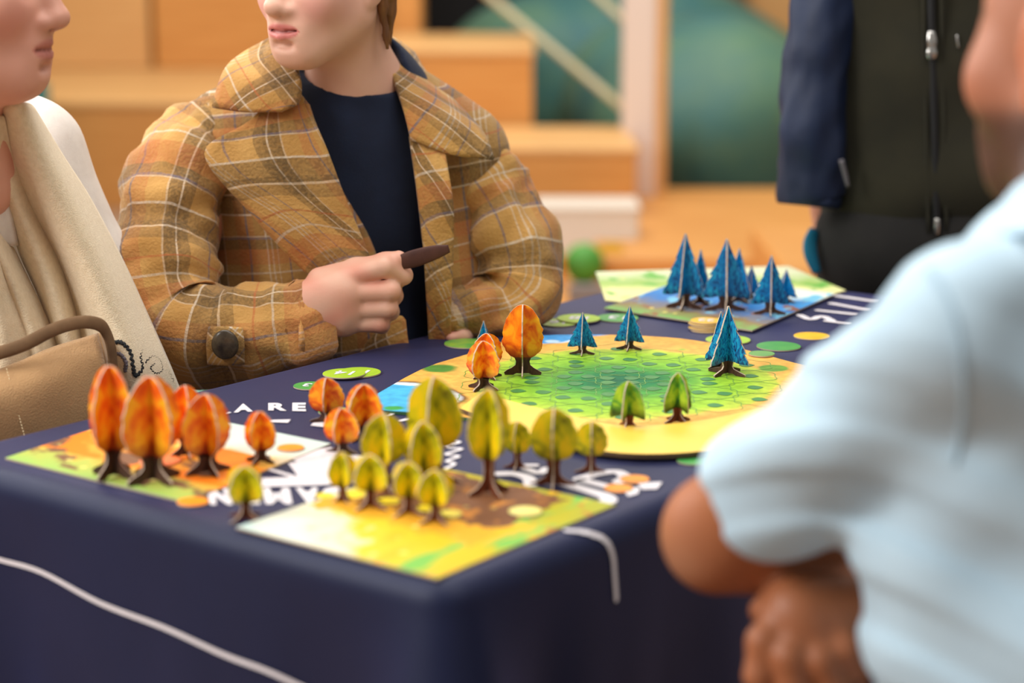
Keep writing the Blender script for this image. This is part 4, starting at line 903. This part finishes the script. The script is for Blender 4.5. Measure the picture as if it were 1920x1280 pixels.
# bag
bg = empty('suede_bag', (-.52, 2.20, .55)); tag(bg, 'tan suede handbag with strap and pale stitching beside the table edge', 'bag')
sue = mat('tan_suede', srgb(204, 162, 112), srgb(166, 128, 88), rough=.95, scale=9, bump=.5, bscale=500, sheen=.3)
yB = lambda x: 2.10+(x)*.0004
def bp(rows, nm, t=.004, m=sue, **kw): return solid(link(nm, patch(rows, **kw), m, bg, True), t, -1 if nm == 'front_panel' else 0)
bp([[(-160, 735, yB(-160)+.03), (-60, 716, yB(-60)+.02), (15, 689, yB(15)+.01), (100, 655, yB(100)+.01), (183, 626, yB(183)+.02)], [(-160, 790, yB(-160)), (-60, 760, yB(-60)-.01), (25, 740, yB(15)-.012), (110, 706, yB(100)-.012), (194, 680, yB(183))], [(-160, 860, yB(-160)), (-60, 840, yB(-60)-.012), (32, 820, yB(15)-.014), (115, 795, yB(100)-.012), (200, 770, yB(183)-.005)], [(-160, 960, yB(-160)), (-60, 940, yB(-60)), (40, 920, yB(15)), (120, 895, yB(100)), (204, 870, yB(183))]], 'front_panel', fold=.002, ff=.7)
bp([[(183, 626, yB(183)+.02), (198, 622, 2.24), (206, 630, 2.27)], [(194, 680, yB(183)), (208, 684, 2.22), (214, 690, 2.27)], [(200, 770, yB(183)-.005), (212, 774, 2.21), (218, 780, 2.27)], [(204, 870, yB(183)), (214, 870, 2.22), (220, 870, 2.27)]], 'side_gusset')
bp([[(-160, 730, 2.17), (-60, 712, 2.18), (15, 686, 2.19), (100, 650, 2.20), (190, 624, 2.22)], [(-160, 950, 2.17), (-60, 930, 2.18), (30, 910, 2.19), (110, 885, 2.20), (200, 862, 2.22)]], 'back_panel')
strap = mat('suede_strap', srgb(128, 98, 68), srgb(108, 82, 56), rough=.8, scale=40)
link('strap', tube([Q(-120, 690, 2.10, .0075), Q(-40, 672, 2.10, .0075), Q(40, 648, 2.11, .0075), Q(100, 618, 2.125, .0075), Q(150, 604, 2.14, .0075), Q(185, 608, 2.155, .0075), Q(200, 625, 2.17, .0075), Q(209, 655, 2.175, .0075), Q(213, 700, 2.18, .0075)], 6, 14, flat=.45), strap, bg, True, smooth=True)
stm = mat('pale_thread', srgb(226, 204, 164), rough=.8)
vs, fs = [], []
def stitches(p0, p1, y0, y1, n):
    for i in range(n):
        for e in (i/n, (i+.6)/n):
            x, yy, d = p0[0]+(p1[0]-p0[0])*e, p0[1]+(p1[1]-p0[1])*e, y0+(y1-y0)*e
            for dx in (-.8, .8): vs.append(Q(x+dx, yy, d))
        k = len(vs)-4; fs.append((k, k+1, k+3, k+2))
stitches((181, 632), (197, 762), yB(183)+.010, yB(183)-.013, 22); stitches((12, 690), (46, 818), yB(15)-.002, yB(15)-.022, 22)
tag(link('stitching', mesh(vs, fs), stm, bg, True), kind='stuff')

# ---------- standing person ----------
ps = person('standing person in dark olive fleece and navy jacket at far table end', (.66, 3.08, 0))
olive = mat('olive_fleece', srgb(40, 37, 22), srgb(31, 29, 17), rough=.95, scale=12, bump=.3, bscale=400, sheen=.05)
Y = 3.06
hs_c = Q(1745, -560, Y-.02); fC = frame((-.15, -1, -.2))
sd = SD(); Wc = head_sdf(sd, hs_c, fC, 1.0, neckto=Q(1745, -280, Y), neck_r=.058)
sd.cone(Q(1745, -200, Y+.02), Q(1745, 200, Y+.02), .075, .08, k=.05)
for sx in (1545, 1945): sd.cone(Q(1745, -210, Y), Q(sx, -180, Y), .06, .05, k=.04); sd.cone(Q(sx, -180, Y), Q(sx-20 if sx < 1700 else sx+20, 180, Y+.03), .045, .038, k=.02); sd.cone(Q(sx-20 if sx < 1700 else sx+20, 180, Y+.03), Q(sx+10 if sx < 1700 else sx, 420, Y+.10), .035, .027, k=.02)
for sx in (1555, 1945):
    for i in range(4): sd.chain([Q(sx, 430, Y+.10, .024), Q(sx-12+i*10, 480, Y+.10, .010), Q(sx-10+i*9, 505, Y+.105, .0095), Q(sx-8+i*8, 520, Y+.12, .008)], k=.006)
    sd.chain([Q(sx, 430, Y+.09, .02), Q(sx-18, 455, Y+.075, .011), Q(sx-20, 480, Y+.07, .009)], k=.006)
link('body', nets(sd, (.30, 2.84, .68), (1.05, 3.36, 1.95), .005, face_col(Wc, fC, hs_c, 1.0, (205, 150, 124))), skin_m, ps, True)
hair(hs_c, fC, 1.0, (.48, 2.90, 1.60), (.82, 3.30, 2.02), hair_m, ps, front=-1)
sd = SD().ell(Q(1750, 60, Y), (.185, .115, .40), k=.05).cone(Q(1700, 330, Y), Q(1800, 330, Y), .115, .115, k=.08).cone(Q(1745, -210, Y), Q(1745, -260, Y), .08, .072, k=.04)
sd.cone(Q(1640, -165, Y), Q(1850, -165, Y), .075, .075, k=.08)
sd.cone(Q(1960, -150, Y), Q(1985, 190, Y+.02), .06, .052, k=.04).cone(Q(1985, 190, Y+.02), Q(1960, 420, Y+.09), .05, .04, k=.03)
zb_ = Q(1750, 444, Y)[2]
sd.fn(lambda P: P[:, 2]-zb_, k=.02, sub=True) if False else sd.fn(lambda P: (P[:, 2]-(zb_-.01*np.sin(P[:, 0]*12)))*1.0, k=.012, sub=True)
sd.disp(lambda P: .006*np.sin(P[:, 2]*16+P[:, 0]*22)+.004*np.sin(P[:, 2]*31-P[:, 0]*14))
link('fleece', nets(sd, (.38, 2.84, .70), (1.06, 3.30, 1.56), .006), olive, ps, True)
blk = mat('black_cloth', srgb(26, 24, 22), srgb(20, 19, 18), rough=.9, scale=20)
teal = mat('teal_stripe', srgb(20, 116, 150), rough=.7)
sd = SD()
sd.cone(Q(1690, 440, Y), Q(1820, 440, Y), .105, .105, k=.08).cone(Q(1660, 470, Y-.02), Q(1850, 470, Y-.02), .105, .105, k=.06)
for sx in (1655, 1850):
    p = Q(sx, 540, Y); sd.cone(p, (p[0], Y+.02, .38), .095, .066, k=.05).cone((p[0], Y+.02, .38), (p[0], Y+.05, .07), .066, .05, k=.03).cone((p[0], Y+.03, .045), (p[0], Y-.09, .035), .045, .034, k=.02)
sd.disp(lambda P: .004*np.sin(P[:, 2]*30+P[:, 0]*25))
link('trousers', nets(sd, (.36, 2.80, -.004), (.98, 3.34, .98), .009), blk, ps, True)
link('side_stripe', tube([Q(1527, 430, Y-.03, .008), Q(1519, 455, Y-.04, .011), Q(1521, 480, Y-.045, .011), Q(1532, 512, Y-.05, .007)], 5, 12, flat=.5), teal, ps, True, smooth=True)
jm = mat('navy_shell', srgb(14, 32, 64), srgb(10, 24, 50), rough=.6, scale=10, bump=.2, bscale=60)
o = link('jacket_sleeve', tube([Q(1600, -190, Y-.02, .05), Q(1560, -130, Y-.03, .066), Q(1545, 0, Y-.05, .052), Q(1532, 120, Y-.06, .050), Q(1523, 240, Y-.07, .052), Q(1520, 318, Y-.07, .053), Q(1520, 366, Y-.07, .050), Q(1521, 358, Y-.07, .044), Q(1523, 300, Y-.07, .040)], 8, 36, wrinkle=.008, wf=.5), jm, ps, True, smooth=True)
link('sleeve_trim', tube([Q(1577, 300, Y-.125, .004), Q(1584, 325, Y-.122, .004), Q(1590, 350, Y-.12, .003)], 4, 8), mat('grey_trim', srgb(96, 92, 96), rough=.5), ps, True)
def on_f(px, py): return Y-.118
zy = 2.945
zp = link('zipper', tube([Q(1742, -220, 2.955, .006), Q(1746, 0, 2.944, .006), Q(1750, 150, 2.940, .006), Q(1754, 300, 2.937, .006), Q(1757, 438, 2.937, .006)], 6, 10, flat=.6), mat('zip_tape', srgb(20, 20, 22), rough=.5), ps, True, smooth=True)
for dx in (-16, 18): link('placket_seam', tube([Q(1744+dx, -200, 2.956, .0028), Q(1747+dx, 0, 2.945, .0028), Q(1754+dx, 300, 2.938, .0028), Q(1757+dx, 436, 2.938, .0028)], 5, 8), olive, ps, True, smooth=True)
chrome = mat('zip_metal', srgb(190, 188, 184), rough=.25, metal=.9)
link('zip_pull', tube([Q(1746, 58, 2.932, .005), Q(1747, 75, 2.930, .0075), Q(1747, 90, 2.930, .0065), Q(1747, 100, 2.930, .0085), Q(1747, 110, 2.932, .006)], 4, 12, flat=.4), chrome, zp, True, smooth=True)
link('zip_end', tube([Q(1757, 410, 2.932, .004), Q(1757, 425, 2.932, .0045), Q(1757, 440, 2.933, .003)], 4, 10, flat=.5), chrome, zp, True, smooth=True)
link('tag', tube([Q(1794, 66, 2.944, .002), Q(1795, 78, 2.943, .002), Q(1797, 90, 2.943, .0015)], 4, 8), chrome, ps, True)

# ---------- man in pale blue shirt, foreground right ----------
pm = person('person in pale blue short-sleeved shirt at right, elbow resting by the table', (.42, 1.40, 0))
ph = math.radians(38); fD = frame((-math.sin(ph), math.cos(ph), -.10)); hd = Q(2066, 82, 1.42); kd = 1.0
brown = mat('skin_brown', srgb(150, 90, 60), srgb(120, 66, 40), rough=.5, attr=True, scale=20, sss=.05, bump=.06, bscale=400)
sd = SD(); Wd = head_sdf(sd, hd, fD, kd, neckto=Q(2085, 430, 1.36), neck_r=.050, jaw=1.0)
sh = Q(1808, 622, 1.27); el = Q(1352, 1000, 1.47)
sd.cone(Q(2085, 440, 1.36), Q(1990, 900, 1.34), .06, .11, k=.05).cone(Q(2030, 600, 1.345), Q(1840, 640, 1.285), .036, .036, k=.02).cone(Q(1840, 640, 1.285), sh, .036, .036, k=.02)
sd.cone(sh, el, .044, .042, k=.02)
sd.ell(Q(1336, 1003, 1.475), (.026, .03, .034), k=.02)
fo = Q(1640, 1035, 1.44)
sd.cone(el, Q(1450, 1018, 1.47), .041, .034, k=.02).cone(Q(1450, 1020, 1.47), Q(1720, 1030, 1.48), .036, .027, k=.02)
# right hand hanging in front of the belly: wrist behind the torso, fingers down-left
hz_ = 1.40
sd.cone(Q(1840, 1072, 1.46), Q(1620, 1152, 1.42), .030, .024, k=.02)
sd.cone(Q(1610, 1142, 1.42), Q(1500, 1152, 1.405), .026, .028, k=.02).cone(Q(1610, 1182, 1.42), Q(1520, 1202, 1.40), .024, .024, k=.02)
for pts in ([(1480, 1144, 1.405, .0150), (1432, 1202, 1.39, .0128), (1424, 1267, 1.385, .0115), (1440, 1314, 1.39, .0095)],
            [(1500, 1162, 1.40, .0150), (1480, 1232, 1.378, .0130), (1490, 1294, 1.375, .0118), (1512, 1340, 1.38, .0098)],
            [(1530, 1172, 1.398, .0145), (1540, 1237, 1.375, .0124), (1566, 1292, 1.375, .0110), (1592, 1328, 1.385, .009)],
            [(1560, 1172, 1.398, .0135), (1585, 1217, 1.378, .0110), (1604, 1250, 1.382, .0098), (1616, 1272, 1.392, .008)]):
    sd.cone(Q(1590, 1157, 1.415), Q(*pts[0][:3]), .018, pts[0][3], k=.012); sd.chain([Q(*p) for p in pts], k=.005)
sd.chain([Q(1600, 1142, 1.43, .018), Q(1530, 1120, 1.43, .0145), Q(1470, 1124, 1.43, .0125), Q(1430, 1144, 1.43, .0105)], k=.008)
# other hand under it
sd.cone(Q(1760, 1100, 1.47), Q(1600, 1200, 1.45), .028, .024, k=.02)
for i in range(4): sd.chain([Q(1600, 1200+i*12, 1.445, .016), Q(1560-i*4, 1222+i*16, 1.44, .0115), Q(1530-i*2, 1246+i*14, 1.438, .0105), Q(1512, 1276+i*10, 1.44, .009)], k=.006)
sd.chain([Q(1610, 1190, 1.44, .016), Q(1570, 1180, 1.43, .012), Q(1540, 1190, 1.425, .010)], k=.006)
fcd = face_col(Wd, fD, hd, kd, (172, 112, 84), lip=(140, 80, 70), blush=(184, 104, 74), stub=(30, 20, 16))
def mcol(P):
    o = fcd(P); q_ = (P-np.array(hd))@fD.T/.01; ea = (np.abs(q_[:, 0]) > 7.35)&(np.abs(q_[:, 1]+.6) < 2.2)&(np.abs(q_[:, 2]+.6) < 3.6); o[ea] = np.array(srgb(206, 122, 84)[:3]); m = P[:, 2] < 1.0; o[m] = np.array(srgb(166, 102, 66)[:3])  # ear redder than the face, its orange light put into the vertex colour
    e = np.exp(-(((P[:, 0]-Q(1262, 1050, 1.47)[0])/.02)**2+((P[:, 2]-Q(1262, 1050, 1.47)[2])/.025)**2)); o[m] = o[m]*(1-.3*e[m, None])+np.array(srgb(200, 160, 130)[:3])*.3*e[m, None]; return o
link('body', nets(sd, (.08, 1.18, .58), (.56, 1.64, 1.42), .0034, mcol), brown, pm, True)
hair(hd, fD, kd, (.25, 1.25, 1.15), (.62, 1.62, 1.56), mat('black_hair', srgb(30, 26, 26), srgb(48, 40, 38), rough=.5, scale=120), pm, front=-1.6, low=.2)
blue = mat('pale_blue_shirt', srgb(184, 208, 222), srgb(176, 201, 217), rough=.85, scale=14, bump=.15, bscale=700)
shv = np.array(sh, float); elv = np.array(el, float); ax_ = (elv-shv)/np.linalg.norm(elv-shv); aL = np.linalg.norm(elv-shv)
sd = SD()
sd.ell(Q(2040, 830, 1.34), (.165, .12, .165), mx(0, 0, -.6), k=.05)
sd.cone(Q(2020, 600, 1.34), sh, .058, .050, k=.05)
sd.cone(Q(2020, 900, 1.34), Q(1940, 1130, 1.34), .11, .110, k=.06).cone(Q(1940, 1130, 1.34), Q(1920, 1420, 1.34), .110, .110, k=.05)
sd.cone(Q(2075, 430, 1.365), Q(2060, 520, 1.35), .064, .075, k=.03)
se = shv+ax_*aL*.80
sd.cone(sh, tuple(shv+ax_*aL*.45), .050, .051, k=.03).cone(tuple(shv+ax_*aL*.45), tuple(se), .051, .0555, k=.02)
# open the cuff
sd.cone(tuple(shv+ax_*aL*.68), tuple(se+ax_*.06), .034, .048, k=.004, sub=True)
def endcut(P): return -((P-shv)@ax_-aL*.775)
sd.fn(endcut, k=.004, sub=True) if False else None
def cutcap(P):
    t = (P-shv)@ax_; rad = np.linalg.norm(P-shv-t[:, None]*ax_, axis=1); return np.maximum(-(t-aL*.80), rad-.12)
sd.fn(cutcap, k=.005, sub=True)
def folds(P):
    t = (P-shv)@ax_; n = np.clip(t/aL, 0, 1)
    f = .0050*np.tanh(1.8*np.sin(P[:, 2]*85+2.4*np.sin(P[:, 0]*17+1)+P[:, 1]*14))*np.exp(-((n-.5)/.38)**2)
    body = np.clip((.40-0*P[:, 0]), 0, 1)*(n < .02)
    g = .013*np.sin(P[:, 0]*38-P[:, 2]*30+2*np.sin(P[:, 2]*9))*np.clip((1.02-P[:, 2])*5, 0, 1)*np.clip((P[:, 0]-.22)*8, 0, 1)
    g2 = .007*np.sin(P[:, 2]*70+P[:, 0]*20)*np.clip((P[:, 0]-.26)*10, 0, 1)
    return (f+g+g2).astype(f4)
sd.disp(folds)
link('shirt', nets(sd, (.10, 1.10, .56), (.58, 1.62, 1.18), .004), blue, pm, True)
# armhole seam, collar
sho = [o for o in pm.children if o.name.startswith('shirt')][0]
shb = BVHTree.FromPolygons([v.co.copy() for v in sho.data.vertices], [tuple(p.vertices) for p in sho.data.polygons])
def onshirt(px, py, r):
    d = ray(px, py).normalized(); h = shb.ray_cast(Vector((0, 0, CAMZ)), d); return None if h[0] is None else (h[0].x, h[0].y, h[0].z, r)
pts = [q for q in (onshirt(x, y, .0022) for x, y in catmull([(1738, 500), (1768, 545), (1792, 610), (1806, 700), (1806, 790), (1790, 870)], 5)) if q]
link('armhole_seam', tube(pts, 2, 8), mat('seam_blue', srgb(168, 194, 210), rough=.9), pm, True, smooth=True)
def cp(rows, nm, t=.004, **kw): return solid(link(nm, patch(rows, **kw), blue, pm, True), t)
cp([[(1905, 352, 1.37), (1940, 330, 1.33), (1990, 320, 1.29)], [(1870, 395, 1.345), (1925, 385, 1.30), (1990, 380, 1.26)], [(1822, 448, 1.335), (1900, 440, 1.28), (1990, 440, 1.245)]], 'collar')
seat(pm, .44, 1.36, .36, 1.58, (.36, 1.55), mat('charcoal_trousers', srgb(62, 66, 66), srgb(52, 56, 58), rough=.9), hz=.52)
sd = SD().cone(Q(1960, 1290, 1.22), Q(1850, 1420, 1.25), .055, .07, k=.05).cone(Q(2050, 1260, 1.22), Q(1960, 1330, 1.22), .06, .06, k=.05)
for o in list(bpy.data.objects):
    if o.type == 'MESH' and not o.data.materials: print('NOMAT', o.name)
